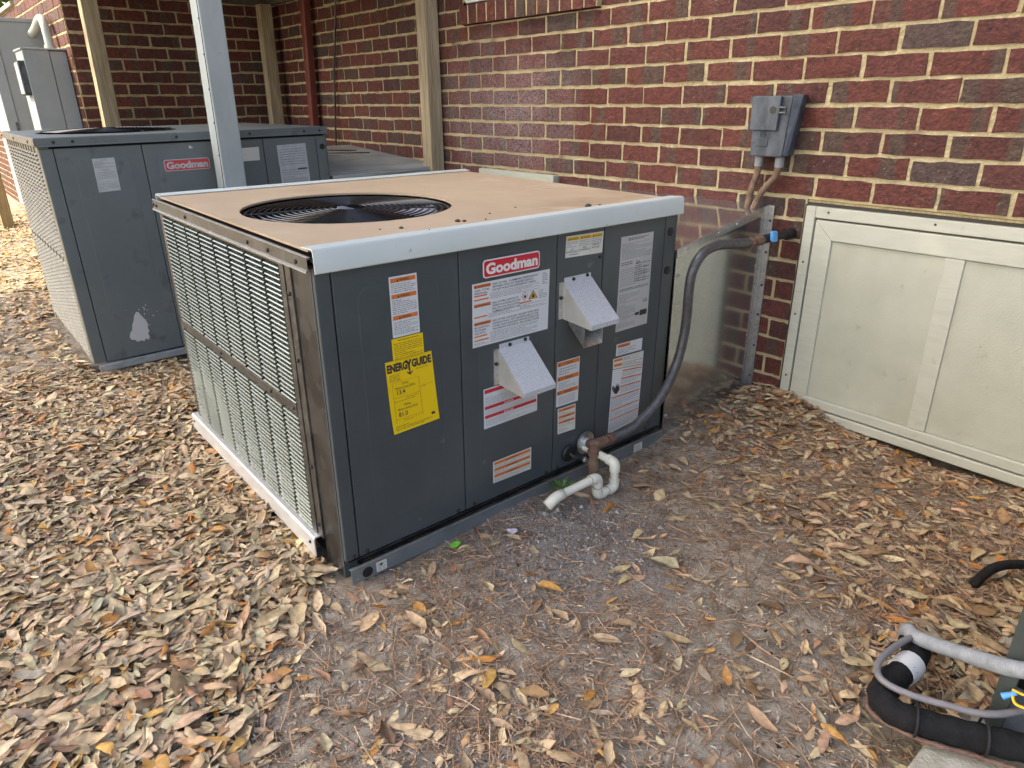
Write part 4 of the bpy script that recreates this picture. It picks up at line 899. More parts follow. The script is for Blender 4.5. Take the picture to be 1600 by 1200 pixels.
# vent hoods
def hood(y0, y1, zt, zb, xo, name):
    h = MB(); t = 0.0015
    h.hexa([(-0.004, y0, Z1(zt - 0.012)), (xo, y0, Z1(zb + 0.012)), (xo, y1, Z1(zb + 0.012)), (-0.004, y1, Z1(zt - 0.012)), (-0.004, y0, Z1(zt - 0.010)), (xo + 0.001, y0, Z1(zb + 0.014)), (xo + 0.001, y1, Z1(zb + 0.014)), (-0.004, y1, Z1(zt - 0.010))])
    h.box(xo - 0.0005, xo + 0.0015, y0, y1, Z1(zb), Z1(zb + 0.0125))
    o = h.build(name, M['galv_spang'], U1)
    for yy in (y0, y1):
        q = MB(); q.prism([(-0.005, Z1(zt - 0.0125)), (xo, Z1(zb + 0.0115)), (xo, Z1(zb)), (-0.005, Z1(zb + 0.008))], 1, yy - 0.0012, yy + 0.0012); q.build('hood_cheek', mat('zinc_cheek', (0.50, 0.50, 0.46), (0.58, 0.58, 0.54), rough=0.45, metal=0.3, nscale=20), o)
    q = MB(); q.box(-0.0055, -0.0035, y0 + 0.003, y1 - 0.004, Z1(zt - 0.0135), Z1(zt + 0.003)); q.build('flange', M['galv_spang'], o)
    q = MB(); q.box(-0.0055, -0.0035, y0 - 0.018, y0 - 0.0015, Z1(zb + 0.008), Z1(zt - 0.008)); q.build('flange', M['galv'], o)
    for (yy, zz) in ((y0 + 0.040, zt - 0.005), (y1 - 0.02, zt - 0.002), (y0 - 0.010, (zt + zb) / 2 + 0.01)): add_screw(o, (-0.0035, yy, Z1(zz)), 'X', 0.0055, 0.006)
    return o
hood(0.522, 0.640, -0.343, -0.468, 0.107, 'vent_hood')
hd2 = hood(0.770, 0.888, -0.193, -0.322, 0.115, 'vent_hood')
q = MB(); A, Bm = [(-0.006, -0.300), (-0.006, -0.336), (0.062, -0.397), (0.062, -0.330)], None
for (ya, yb) in ((0.797, 0.7985), (0.8765, 0.878)): q.prism([(x_, Z1(z_)) for x_, z_ in A], 1, ya, yb)
q.hexa([(-0.006, 0.7986, Z1(-0.336)), (0.062, 0.7986, Z1(-0.397)), (0.062, 0.8764, Z1(-0.397)), (-0.006, 0.8764, Z1(-0.336)), (-0.006, 0.7986, Z1(-0.3345)), (0.062, 0.7986, Z1(-0.3955)), (0.062, 0.8764, Z1(-0.3955)), (-0.006, 0.8764, Z1(-0.3345))])
q.build('intake_scoop', M['galv'], hd2)

# stickers of the near unit
def hdr(m, v0, v1, u0=0.04, u1=0.96, txt='WARNING', size=None):
    return [('r', m, u0, v0, u1, v1)]
S = lambda nm, cs, sm, items, seed, **k: sticker(U1, nm, cs, sm, items, Z1, x=-0.0049, seed=seed, **k)
W_, I_, G_, O_, R_ = M['paper'], M['ink'], M['ink_grey'], M['orange'], M['red']
badge(U1, Z1, [(0.470, -0.094), (0.672, -0.094), (0.470, -0.1435), (0.672, -0.1435)], -0.0035, M['brand_red'], M['badge_white'])
def bar_text(v0, v1, txt, Hd, u=0.36, fit=0.34):
    c = (v0 + v1) / 2; sz = (v1 - v0) * Hd * 0.78
    return [('poly', I_, [(u - 0.10, v1 - (v1 - v0) * 0.15), (u - 0.03, v1 - (v1 - v0) * 0.15), (u - 0.065, v0 + (v1 - v0) * 0.15)], 2), ('t', I_, u, v1 - (v1 - v0) * 0.22, sz, txt, fit, 0.01)]
cs = [(0.187, -0.0945), (0.266, -0.0945), (0.188, -0.248), (0.267, -0.248)]; it = []
for (v0, v1, l0, l1, n) in ((0.03, 0.10, 0.115, 0.27, 5), (0.29, 0.36, 0.375, 0.62, 8), (0.64, 0.71, 0.735, 0.96, 8)):
    it += [('r', O_, 0.05, v0, 0.95, v1)] + bar_text(v0, v1, 'WARNING', 0.153) + [('l', G_, 0.06, l0, 0.94, l1, n)]
S('warning_sticker', cs, W_, it, 1)
S('information_sticker', [(0.183, -0.2505), (0.275, -0.2505), (0.184, -0.309), (0.276, -0.309)], M['yellow'], [('l', I_, 0.2, 0.05, 0.85, 0.15, 1, 0.4), ('l', I_, 0.06, 0.2, 0.95, 0.95, 9, 0.28)], 2)
# energy label: the lettering, the arrow, the two ratings
eY = M['yellow']
it = [('t', I_, 0.020, 0.148, 0.029, 'ENERG', 0.430, 0.05), ('t', I_, 0.430, 0.168, 0.036, 'Y', 0.125, 0.05), ('t', I_, 0.545, 0.148, 0.029, 'GUIDE', 0.425, 0.05),
      ('r', I_, 0.478, 0.15, 0.502, 0.225), ('poly', I_, [(0.425, 0.205), (0.49, 0.248), (0.555, 0.205), (0.555, 0.19), (0.49, 0.222), (0.425, 0.19)], 2),
      ('l', I_, 0.05, 0.185, 0.28, 0.285, 5, 0.3), ('l', I_, 0.62, 0.175, 0.95, 0.20, 2, 0.3),
      ('t', I_, 0.29, 0.345, 0.0085, 'Cooling', 0.14), ('t', I_, 0.15, 0.40, 0.0085, 'Efficiency Rating (SEER2)', 0.42), ('t', I_, 0.155, 0.475, 0.017, '13.4', 0.19, 0.012),
      ('r', I_, 0.09, 0.515, 0.66, 0.518), ('r', I_, 0.09, 0.30, 0.66, 0.302), ('r', I_, 0.655, 0.30, 0.66, 0.86), ('r', I_, 0.09, 0.30, 0.094, 0.86), ('r', I_, 0.70, 0.435, 0.94, 0.437), ('l', I_, 0.68, 0.445, 0.93, 0.46, 1, 0.5),
      ('l', I_, 0.35, 0.535, 0.62, 0.55, 1, 0.4), ('l', I_, 0.1, 0.56, 0.55, 0.575, 1, 0.4), ('t', I_, 0.29, 0.645, 0.0085, 'Heating', 0.14), ('t', I_, 0.15, 0.70, 0.0085, 'Efficiency Rating (AFUE)', 0.42), ('t', I_, 0.155, 0.785, 0.017, '81.0', 0.19, 0.012),
      ('r', I_, 0.09, 0.815, 0.66, 0.818), ('l', I_, 0.25, 0.835, 0.62, 0.86, 2, 0.35), ('r', I_, 0.84, 0.865, 0.92, 0.90), ('l', I_, 0.06, 0.90, 0.86, 0.97, 3, 0.3)]
S('energy_sticker', [(0.160, -0.3065), (0.298, -0.3055), (0.168, -0.506), (0.313, -0.504)], eY, it, 3, curl=0.02)
# refrigerant warning
cs = [(0.435, -0.1535), (0.714, -0.1535), (0.432, -0.331), (0.710, -0.333)]; Hs = 0.178; it = []
rows_ = [(0.02, ['RISK OF FIRE - FLAMMABLE REFRIGERANT', 'REPAIRED ONLY BY TRAINED SERVICE', 'DO NOT PUNCTURE REFRIGERANT TUBING'], ['USED. TO BE', 'PERSONNEL.']),
         (0.315, ['RISK OF FIRE. DISPOSE OF', 'PROPERLY IN ACCORDANCE WITH FED', 'ERAL OR LOCAL REGULATIONS.', 'FLAMMABLE REFRIGERANT USED'], []),
         (0.60, ['RISK OF FIRE. AUXILIARY DEVICES WHICH MAY', 'SOURCES SHALL NOT BE INSTALLED IN THE', 'OTHER THAN AUXILIARY DEVICES LISTED FOR', 'THE SPECIFIC APPLIANCE. SEE INSTRUCTIONS'], ['BE IGNITION', 'DUCTWORK,', 'USE WITH'])]
for v, lines, left in rows_:
    it += [('r', O_, 0.02, v + 0.005, 0.225, v + 0.055)] + [('poly', I_, [(0.03, v + 0.048), (0.055, v + 0.048), (0.042, v + 0.014)], 2), ('t', I_, 0.062, v + 0.047, 0.0072, 'WARNING', 0.15, 0.01)]
    for i, s in enumerate(lines): it.append(('t', I_, 0.245, v + 0.046 + i * 0.046, 0.0073, s, min(0.62, 0.0165 * len(s)) if v != 0.315 else min(0.36, 0.0118 * len(s) + 0.05), 0.002))
    for i, s in enumerate(left): it.append(('t', I_, 0.022, v + 0.105 + i * 0.046, 0.0073, s, 0.0165 * len(s), 0.002))
for (u0, v0, u1) in ((0.02, 0.185, 0.18), (0.02, 0.245, 0.20), (0.02, 0.515, 0.18), (0.02, 0.82, 0.18), (0.02, 0.885, 0.20), (0.60, 0.445, 0.76)): it.append(('r', M['rust'] if False else M['orange'], u0, v0, u1, v0 + 0.022))
it += [('l', G_, 0.22, 0.175, 0.86, 0.285, 5, 0.36), ('l', G_, 0.20, 0.50, 0.60, 0.57, 3, 0.36), ('l', G_, 0.60, 0.48, 0.97, 0.57, 4, 0.36), ('l', G_, 0.22, 0.80, 0.85, 0.975, 7, 0.36), ('l', G_, 0.02, 0.93, 0.2, 0.975, 2, 0.36), ('l', G_, 0.86, 0.30, 0.97, 0.45, 5, 0.4), ('l', G_, 0.90, 0.03, 0.97, 0.23, 7, 0.5)]
it += [('poly', R_, [(0.665, 0.28), (0.71, 0.355), (0.665, 0.43), (0.62, 0.355)], 2), ('poly', W_, [(0.665, 0.29), (0.703, 0.355), (0.665, 0.42), (0.627, 0.355)], 3), ('poly', I_, [(0.655, 0.385), (0.648, 0.36), (0.662, 0.325), (0.682, 0.36), (0.677, 0.385)], 4),
       ('poly', I_, [(0.775, 0.285), (0.84, 0.425), (0.712, 0.425)], 2), ('poly', M['amber'], [(0.775, 0.305), (0.827, 0.417), (0.725, 0.417)], 3), ('poly', I_, [(0.763, 0.408), (0.757, 0.38), (0.775, 0.335), (0.795, 0.375), (0.79, 0.408)], 4)]
S('refrigerant_sticker', cs, W_, it, 4)
# red and white notice under the left hood
it = []
for (v0, v1, l0, l1, n) in ((0.03, 0.12, 0.22, 0.42, 6), (0.44, 0.52, 0.54, 0.66, 5), (0.67, 0.75, 0.78, 0.96, 7)):
    it += [('r', R_, 0.02, v0, 0.98, v1), ('t', M['badge_white'], 0.36, v1 - 0.014, 0.008, 'DANGER', 0.18, 0.01), ('l', G_, 0.03, l0, 0.97, l1, n, 0.3)]
S('danger_sticker', [(0.466, -0.4630), (0.672, -0.4630), (0.466, -0.588), (0.672, -0.588)], W_, it, 5)
it = []
for (v0, v1, l0, l1, n) in ((0.05, 0.18, 0.21, 0.32, 2), (0.34, 0.47, 0.50, 0.61, 2), (0.63, 0.76, 0.80, 0.96, 4)):
    it += [('r', O_, 0.03, v0, 0.97, v1), ('poly', I_, [(0.34, v1 - 0.02), (0.37, v1 - 0.02), (0.355, v0 + 0.03)], 2), ('t', I_, 0.39, v1 - 0.03, 0.0065, 'WARNING', 0.24, 0.01), ('l', G_, 0.04, l0, 0.96, l1, n, 0.4)]
S('warning_sticker', [(0.497, -0.7065), (0.650, -0.7075), (0.4965, -0.780), (0.6495, -0.785)], M['paper_warm'], it, 6)
it = []
for u in (0.03, 0.352, 0.674):
    it += [('r', M['amber'], u, 0.06, u + 0.296, 0.22), ('poly', I_, [(u + 0.03, 0.2), (u + 0.07, 0.2), (u + 0.05, 0.09)], 2), ('t', I_, u + 0.08, 0.195, 0.0065, 'CAUTION', 0.19, 0.01), ('l', G_, u + 0.01, 0.25, u + 0.28, 0.55, 4, 0.4), ('r', I_, u - 0.012, 0.06, u - 0.008, 0.93)]
it += [('t', I_, 0.13, 0.68, 0.006, 'HOT', 0.08, 0.01), ('t', I_, 0.02, 0.78, 0.006, 'SURFACE AREA', 0.29, 0.005), ('t', I_, 0.44, 0.65, 0.006, 'VENT', 0.12, 0.01), ('t', I_, 0.36, 0.75, 0.006, 'DO NOT BLOCK', 0.29, 0.005), ('t', I_, 0.71, 0.6, 0.006, 'LEAVE', 0.18, 0.01), ('t', I_, 0.70, 0.72, 0.006, 'IN USE', 0.2, 0.01), ('l', G_, 0.1, 0.83, 0.9, 0.93, 1, 0.5, 0.6)]
S('caution_sticker', [(0.777, -0.0695), (0.934, -0.0715), (0.774, -0.1315), (0.931, -0.136)], M['paper_warm'], it, 7)
# rating plate
it = [('l', I_, 0.22, 0.02, 0.85, 0.05, 2, 0.5), ('l', G_, 0.05, 0.07, 0.97, 0.24, 14, 0.42), ('l', I_, 0.05, 0.26, 0.40, 0.30, 2, 0.4), ('l', I_, 0.50, 0.27, 0.70, 0.31, 3, 0.5), ('l', G_, 0.05, 0.33, 0.95, 0.52, 11, 0.35, 0.9), ('l', I_, 0.05, 0.54, 0.95, 0.57, 2, 0.5), ('l', G_, 0.05, 0.60, 0.75, 0.70, 6, 0.35, 0.9), ('l', I_, 0.5, 0.29, 0.95, 0.5, 9, 0.3), ('l', G_, 0.05, 0.72, 0.70, 0.88, 9, 0.35, 0.8), ('r', I_, 0.58, 0.838, 0.71, 0.87), ('r', I_, 0.73, 0.825, 0.96, 0.885), ('l', G_, 0.05, 0.92, 0.60, 0.97, 3, 0.35), ('t', I_, 0.80, 0.74, 0.016, 'US', 0.14, 0.01), ('r', I_, 0.48, 0.33, 0.485, 0.52), ('r', I_, 0.62, 0.33, 0.625, 0.52), ('r', I_, 0.78, 0.33, 0.785, 0.52)]
S('rating_plate', [(1.0155, -0.1005), (1.171, -0.1005), (1.0130, -0.4105), (1.1710, -0.4105)], M['silver'], it, 8)
it = []
for (v0, v1, l0, l1, n) in ((0.02, 0.11, 0.14, 0.31, 3), (0.34, 0.43, 0.47, 0.62, 4), (0.65, 0.74, 0.77, 0.96, 5)):
    it += [('r', O_, 0.03, v0, 0.97, v1), ('poly', I_, [(0.08, v1 - 0.015), (0.14, v1 - 0.015), (0.11, v0 + 0.02)], 2), ('t', I_, 0.36, v1 - 0.025, 0.0075, 'WARNING', 0.34, 0.01), ('l', G_, 0.1, l0, 0.85, l1, n, 0.35)]
S('warning_sticker', [(0.7525, -0.4510), (0.852, -0.4530), (0.7525, -0.6030), (0.850, -0.6060)], W_, it, 9)
it = []
for (v0, v1, l0, l1, n) in ((0.04, 0.14, 0.17, 0.27, 2), (0.30, 0.40, 0.42, 0.50, 2), (0.52, 0.61, 0.64, 0.74, 2)):
    it += [('r', O_, 0.05, v0, 0.95, v1), ('t', I_, 0.30, v1 - 0.02, 0.006, 'WARNING', 0.42, 0.01), ('l', G_, 0.06, l0, 0.94, l1, n, 0.35)]
it += [('l', G_, 0.06, 0.78, 0.6, 0.95, 5, 0.35)]
S('warning_sticker', [(0.7605, -0.6110), (0.8405, -0.6135), (0.7625, -0.7010), (0.8420, -0.7055)], M['paper_warm'], it, 10)
S('warning_sticker', [(1.0230, -0.4540), (1.1545, -0.4590), (1.0220, -0.4960), (1.1540, -0.5020)], W_, [('r', O_, 0.04, 0.08, 0.52, 0.34), ('t', I_, 0.14, 0.31, 0.0065, 'WARNING', 0.30, 0.01), ('l', G_, 0.08, 0.42, 0.75, 0.92, 4, 0.45)], 11)
S('caution_sticker', [(1.0100, -0.5025), (1.1660, -0.5080), (1.0115, -0.5390), (1.1660, -0.5570)], M['paper_warm'], [('r', M['amber'] if False else O_, 0.03, 0.1, 0.30, 0.32), ('r', O_, 0.03, 0.55, 0.30, 0.80), ('l', G_, 0.33, 0.08, 0.85, 0.4, 3, 0.4), ('l', G_, 0.33, 0.5, 0.97, 0.9, 3, 0.4)], 12)
it = [('poly', I_, [(0.06, 0.33), (0.10, 0.26), (0.13, 0.30), (0.15, 0.22), (0.18, 0.28), (0.21, 0.22), (0.24, 0.29), (0.26, 0.25), (0.27, 0.34), (0.20, 0.39), (0.12, 0.38)], 2), ('poly', I_, [(0.02, 0.27), (0.07, 0.24), (0.08, 0.29), (0.04, 0.33)], 2)]
for (v, u0, l0, l1, n) in ((0.03, 0.32, 0.06, 0.14, 4), (0.155, 0.30, 0.185, 0.26, 4), (0.28, 0.30, 0.31, 0.40, 5), (0.425, 0.03, 0.455, 0.61, 8), (0.625, 0.03, 0.655, 0.76, 6), (0.775, 0.03, 0.81, 0.97, 9)):
    it += [('r', O_, u0, v, 0.97, v + 0.022), ('t', I_, 0.55, v + 0.019, 0.0045, 'WARNING', 0.2, 0.01), ('l', G_, u0, l0, 0.96, l1, n, 0.35)]
S('warning_sticker', [(1.0110, -0.5410), (1.1660, -0.5590), (1.0040, -0.7790), (1.1600, -0.7690)], W_, it, 13)

# ---------- the far unit, older, same cabinet but taller
H2 = 1.045
U2 = unit_root('air_conditioner', (-0.095, -2.031, 1.056), -0.012, 0.007, -0.002, H2)
tag(U2, 'far older charcoal packaged air conditioner with a white smear on its panel', 'air conditioner', 'packaged air conditioners')
Z2 = lambda zt: H2 + zt
b = MB(); b.box(-1.170, -0.024, 0.046, LEN - 0.012, Z2(-1.0), Z2(-0.20)); b.build('core', M['dark'], U2)
b = MB(); b.box(-1.185, -1.172, 0.05, LEN - 0.01, Z2(-1.0), Z2(-0.034)); b.build('back_panel', M['panel_old'], U2)
b = MB(); b.box(-1.185, -0.006, LEN - 0.0115, LEN - 0.004, Z2(-1.0), Z2(-0.034)); b.build('end_panel', M['panel_old'], U2)
b = MB(); b.box(-0.030, -0.0215, 0.002, 1.29, Z2(-1.0), Z2(-0.034)); b.build('panel_frame', M['dark'], U2)
side_panels(U2, Z2, -1.003, M['panel_old'], [(0.000, 0.054), (0.054, 0.397), (0.397, 0.750), (0.750, 0.952), (0.952, 1.233), (1.233, LEN - 0.003)],
            ['corner_post', 'access_panel', 'access_panel', 'access_panel', 'access_panel', 'corner_post'], [None, (0.112, 0.345, -0.088, -0.946, 0.035), (0.450, 0.700, -0.085, -0.946, 0.035), None, None, None])
b = MB(); holed(b, -1.190, 0.003, -0.006, LEN + 0.003, Z2(-0.012), Z2(0.0), -0.558, 0.383, 0.304); tp2 = b.build('top_pan', M['panel_old'], U2)
b = MB(); b.prism([(0.0035, Z2(-0.001)), (0.0055, Z2(-0.003)), (0.0045, Z2(-0.030)), (0.007, Z2(-0.034)), (0.006, Z2(-0.036)), (0.002, Z2(-0.031)), (0.002, Z2(-0.012))], 1, -0.006, LEN + 0.003)
lp = b.build('top_lip', M['panel_old'], U2)
for yy in (0.06, 0.13, 0.55, 0.89, 1.17, 1.255): add_screw(lp, (0.005, yy, Z2(-0.018)), 'X', 0.006, 0.004)
b = MB(); b.prism([(-0.0062, Z2(-0.001)), (-0.011, Z2(-0.003)), (-0.011, Z2(-0.032)), (-0.0075, Z2(-0.034)), (-0.0075, Z2(-0.012))], 0, -1.195, 0.005)
lp = b.build('top_lip', M['old_louver'], U2)
for xx in (-1.16, -0.66, -0.16): add_screw(lp, (xx, -0.0112, Z2(-0.018)), 'Y', 0.006, -0.004)
b = MB(); b.prism([(0.002, Z2(-1.040)), (0.016, Z2(-1.038)), (0.016, Z2(-1.012)), (-0.004, Z2(-1.008)), (-0.004, Z2(-1.012)), (0.002, Z2(-1.014))], 1, 0.018, LEN - 0.01); b.build('base_rail', mat('old_zinc_rail', (0.30, 0.33, 0.34), (0.42, 0.45, 0.46), rough=0.5, metal=0.3, nscale=20), U2)
b = MB(); b.box(-0.075, -0.0005 - 0.0245, 0.0015, 0.012, Z2(-1.0), Z2(-0.036)); b.build('corner_strip', M['old_louver'], U2, bevel=0.002)
b = MB(); b.box(-0.024, -0.0205, 0.001, 0.040, Z2(-1.0), Z2(-0.036)); b.build('corner_return', M['old_louver'], U2)
b = MB(); b.box(-1.185, -1.14, 0.0015, 0.05, Z2(-1.03), Z2(-0.036)); b.build('corner_strip', M['old_louver'], U2, bevel=0.002)
b = MB(); b.box(-1.138, -0.0765, 0.006, 0.012, Z2(-0.535), Z2(-0.51)); b.box(-1.138, -0.0765, 0.006, 0.012, Z2(-0.06), Z2(-0.037)); b.box(-1.138, -0.0765, 0.006, 0.012, Z2(-1.02), Z2(-0.985)); b.build('louver_rib', M['old_louver'], U2)
lp = MB(); ncol = 12; pitch = (1.138 - 0.0765) / ncol
for i in range(ncol):
    x0 = -1.138 + i * pitch
    lp.box(x0 - 0.007, x0 + 0.007, 0.002, 0.012, Z2(-0.985), Z2(-0.037))
    for (za, zb_) in ((-0.066, -0.505), (-0.54, -0.98)):
        z = za
        while z > zb_: lp.prism([(0.014, Z2(z) + 0.009), (-0.003, Z2(z) - 0.003), (-0.002, Z2(z) - 0.005), (0.014, Z2(z) + 0.006)], 0, x0 + 0.0072, x0 + pitch - 0.0072); z -= 0.0175
o = lp.build('louver_panel', M['old_louver'], U2); o['kind'] = 'stuff'
b = MB(); b.box(-1.13, -0.08, 0.030, 0.0455, Z2(-0.99), Z2(-0.05)); b.build('coil', M['dark'], U2)
fan(U2, -0.558, 0.383, 0.300, Z2(0.006), Z2(-0.06), 16, M['wire'])
badge(U2, Z2, [(0.475, -0.116), (0.680, -0.113), (0.475, -0.168), (0.680, -0.166)], -0.0035, M['brand_red_old'], M['paper_old'])
lab = lambda v0, v1: [('l', M['ink_old'], 0.06, v0, 0.94, v1, max(2, int((v1 - v0) * 26)), 0.4)]
sticker(U2, 'warning_sticker', [(0.189, -0.0935), (0.277, -0.092), (0.187, -0.235), (0.275, -0.232)], M['paper_old'], [('t', M['ink_old'], 0.36, 0.07, 0.008, 'WARNING', 0.3)] + lab(0.09, 0.28) + [('t', M['ink_old'], 0.36, 0.38, 0.008, 'WARNING', 0.3)] + lab(0.40, 0.62) + [('t', M['ink_old'], 0.36, 0.72, 0.008, 'WARNING', 0.3)] + lab(0.74, 0.96), Z2, seed=21)
sticker(U2, 'small_sticker', [(0.840, -0.084), (0.928, -0.082), (0.838, -0.146), (0.925, -0.145)], M['paper_warm'], lab(0.2, 0.8)[:0], Z2, seed=22)
sticker(U2, 'rating_plate', [(1.0195, -0.0805), (1.1735, -0.0765), (1.022, -0.36), (1.1775, -0.36)], M['paper_old'], [('t', M['ink_old'], 0.15, 0.045, 0.008, 'PACKAGED UNIT', 0.55)] + lab(0.06, 0.36) + lab(0.42, 0.95) + [('r', M['ink'], 0.62, 0.42, 0.95, 0.45)], Z2, seed=23)
b = MB(); b.lathe([(0.014, 0.0), (0.0145, 0.0022), (0.010, 0.0032)], (-0.0058, 1.264, Z2(-0.098)), 'X', 20); b.build('knockout_plug', M['black'], U2, smooth=True)
# pale smear on the first panel: an irregular patch with torn outline, and flecks
def blob(pts, name='white_smear'):
    b = MB(); b.add([(-0.0031, y, Z2(z)) for y, z in pts], [tuple(range(len(pts)))[::-1]]); return b.build(name, M['flash'], U2)
sm = blob([(0.222, -0.790), (0.232, -0.792), (0.243, -0.815), (0.256, -0.838), (0.262, -0.86), (0.256, -0.878), (0.262, -0.893), (0.252, -0.903), (0.258, -0.92), (0.250, -0.935), (0.238, -0.926), (0.229, -0.938), (0.214, -0.930), (0.203, -0.936), (0.190, -0.922), (0.176, -0.919), (0.171, -0.905), (0.177, -0.885), (0.189, -0.872), (0.193, -0.85), (0.203, -0.83), (0.211, -0.805)])
for k in range(26):
    y, z, s = random.gauss(0.255, 0.03), random.uniform(-0.93, -0.76), random.uniform(0.001, 0.005)
    q = MB(); q.add([(-0.0030, y + s * math.cos(a) * random.uniform(0.5, 1.2), Z2(z) + s * math.sin(a) * random.uniform(0.5, 1.2)) for a in np.linspace(0, 5.2, 6)], [(5, 4, 3, 2, 1, 0)][:1]); q.f = [tuple(range(6))]; q.build('fleck', M['flash'], sm)
q = MB(); q.add([(-0.0050, 0.598 + s_, Z2(-0.062) + t_) for s_, t_ in ((0, 0), (0.008, 0.003), (0.014, -0.004), (0.02, -0.006), (0.012, -0.010), (0.002, -0.011))], [(5, 4, 3, 2, 1, 0)]); q.f = [tuple(range(6))]; q.build('fleck', M['flash'], U2)

# ------------------------------------------------------------------ galvanised duct between the near unit and the wall
du = empty('metal_duct', (1.55, -0.28, 0.0)); tag(du, 'shiny galvanised duct between the near unit and the brick wall', 'duct')
def Q(x, y, z): return (x - 1.55, y + 0.28, z)
YU, YW, XR, XL = -0.552, -0.004, 2.066, 0.98
b = MB(); b.hexa([Q(XR - 0.004, YU, -0.03), Q(XR, YU, -0.03), Q(XR + 0.004, YW, -0.03), Q(XR, YW, -0.03), Q(XR - 0.004, YU, 0.706), Q(XR, YU, 0.706), Q(XR + 0.004, YW, 0.802), Q(XR, YW, 0.802)])
b.build('side_sheet', M['duct'], du)
n = 8; b = MB(); vs = []
for i in range(n + 1):
    for j in range(n + 1):
        u, v = i / n, j / n; x = XL + (XR + 0.002 - XL) * u; y = YU + (YW - YU) * v; z = 0.7085 + (0.806 - 0.7085) * v - 0.006 * math.sin(math.pi * u) * math.sin(math.pi * v)
        vs.append(Q(x, y, z))
b.add(vs, [(i * (n + 1) + j, (i + 1) * (n + 1) + j, (i + 1) * (n + 1) + j + 1, i * (n + 1) + j + 1) for i in range(n) for j in range(n)])
b.build('top_sheet', M['duct_top'], du, smooth=True)
b = MB(); b.box(XL - 1.55, XL - 1.55 + 0.004, YU + 0.28, YW + 0.28, 0, 0.71); b.build('side_sheet', M['duct'], du)
# folded hem along the sloping edge
b = MB(); b.hexa([Q(XR + 0.0005, YU, 0.683), Q(XR + 0.0035, YU, 0.683), Q(XR + 0.0075, YW, 0.779), Q(XR + 0.0045, YW, 0.779), Q(XR + 0.0005, YU, 0.714), Q(XR + 0.0035, YU, 0.714), Q(XR + 0.0075, YW, 0.810), Q(XR + 0.0045, YW, 0.810)]); hm = b.build('hem', M['galv'], du, bevel=0.001)
for t in (0.1, 0.42, 0.62, 0.93): add_screw(hm, Q(XR + 0.0035 + 0.004 * t, YU + (YW - YU) * t, 0.699 + 0.096 * t), 'X', 0.0055, 0.004, M['galv'])
# flange on the brick
b = MB(); b.box(XR + 0.006 - 1.55, XR + 0.028 - 1.55, YW - 0.006 + 0.28, YW + 0.28, -0.02, 0.806); fl = b.build('wall_flange', M['galv'], du, bevel=0.001)
for z in (0.12, 0.25, 0.38, 0.50, 0.63, 0.75): add_screw(fl, Q(XR + 0.018, YW - 0.006, z), 'Y', 0.005, -0.003, M['caulk'])
b = MB(); b.hexa([Q(XR + 0.0045, YW - 0.030, -0.02), Q(XR + 0.0065, YW - 0.030, -0.02), Q(XR + 0.0065, YW - 0.0065, -0.02), Q(XR + 0.0045, YW - 0.0065, -0.02), Q(XR + 0.0045, YW - 0.030, 0.80), Q(XR + 0.0065, YW - 0.030, 0.80), Q(XR + 0.0065, YW - 0.0065, 0.803), Q(XR + 0.0045, YW - 0.0065, 0.803)]); b.build('seam', M['galv'], du)
for (y, z) in ((-0.537, 0.62), (-0.53, 0.52), (-0.537, 0.09), (-0.05, 0.58), (-0.05, 0.3)): add_screw(du, Q(XR + 0.001, y, z), 'X', 0.005, 0.004, M['galv'])

# ------------------------------------------------------------------ gas line
gl_ = empty('gas_line', (2.12, -0.98, 0.0)); tag(gl_, 'black flexible gas hose curving from the unit to a valve at the wall', 'hose')
def Gp(*p): return (p[0] - 2.12, p[1] + 0.98, p[2])
b = MB(); b.lathe([(0.040, 0), (0.040, 0.004), (0.018, 0.007), (0.016, 0.018)], Gp(2.064, -0.968, 0.122), 'X', 24); b.build('wall_plate', M['galv'], gl_, smooth=True)
b = MB(); b.cyl(Gp(2.066, -0.968, 0.122), Gp(2.105, -0.978, 0.134), 0.0165, 14); b.build('nipple', M['galv_spang'], gl_, smooth=True)
T = (2.122, -0.984, 0.138)
b = MB(); b.tube([Gp(*p) for p in bez([(2.095, -0.976, 0.131), (2.112, -0.982, 0.140), (2.122, -0.975, 0.142), (2.125, -0.945, 0.141)], 5)], [0.0172] * 15 + [0.0185], 14); b.build('elbow', M['rust'], gl_, smooth=True)
b = MB(); b.tube([Gp(T[0], T[1], 0.145), Gp(T[0], T[1], 0.118), Gp(T[0], T[1], 0.1175), Gp(T[0], T[1], 0.108)], [0.019, 0.019, 0.0235, 0.0235], 14); b.build('tee', M['rust'], gl_, smooth=True)
b = MB(); b.tube([Gp(T[0] + 0.002, T[1] - 0.002, z) for z in (0.108, 0.088, 0.0875, 0.058, 0.0575, -0.05)], [0.0165, 0.0165, 0.020, 0.020, 0.0165, 0.0165], 14); b.build('drip_leg', M['rust_brown'], gl_, smooth=True)
for dy, r in ((-0.945, 0.019), (-0.928, 0.0175), (-0.915, 0.0195)):
    b = MB(); b.tube([Gp(2.125, dy, 0.141), Gp(2.1255, dy + 0.012, 0.141)], r, 8); b.build('hex_nut', M['rust'], gl_)
hp = [(2.126, -0.905, 0.141), (2.130, -0.84, 0.144), (2.135, -0.780, 0.162), (2.140, -0.705, 0.205), (2.140, -0.645, 0.262), (2.140, -0.600, 0.335), (2.140, -0.575, 0.420), (2.140, -0.567, 0.500), (2.140, -0.568, 0.580), (2.140, -0.558, 0.650), (2.142, -0.515, 0.703), (2.145, -0.440, 0.722), (2.150, -0.350, 0.716), (2.155, -0.262, 0.708)]
pts = bez(hp, 16); b = MB(); b.tube([Gp(*p) for p in pts], [0.0164 + (0.0009 if (i % 2) else -0.0007) for i in range(len(pts))], 14); b.build('hose', M['hose'], gl_, smooth=True)
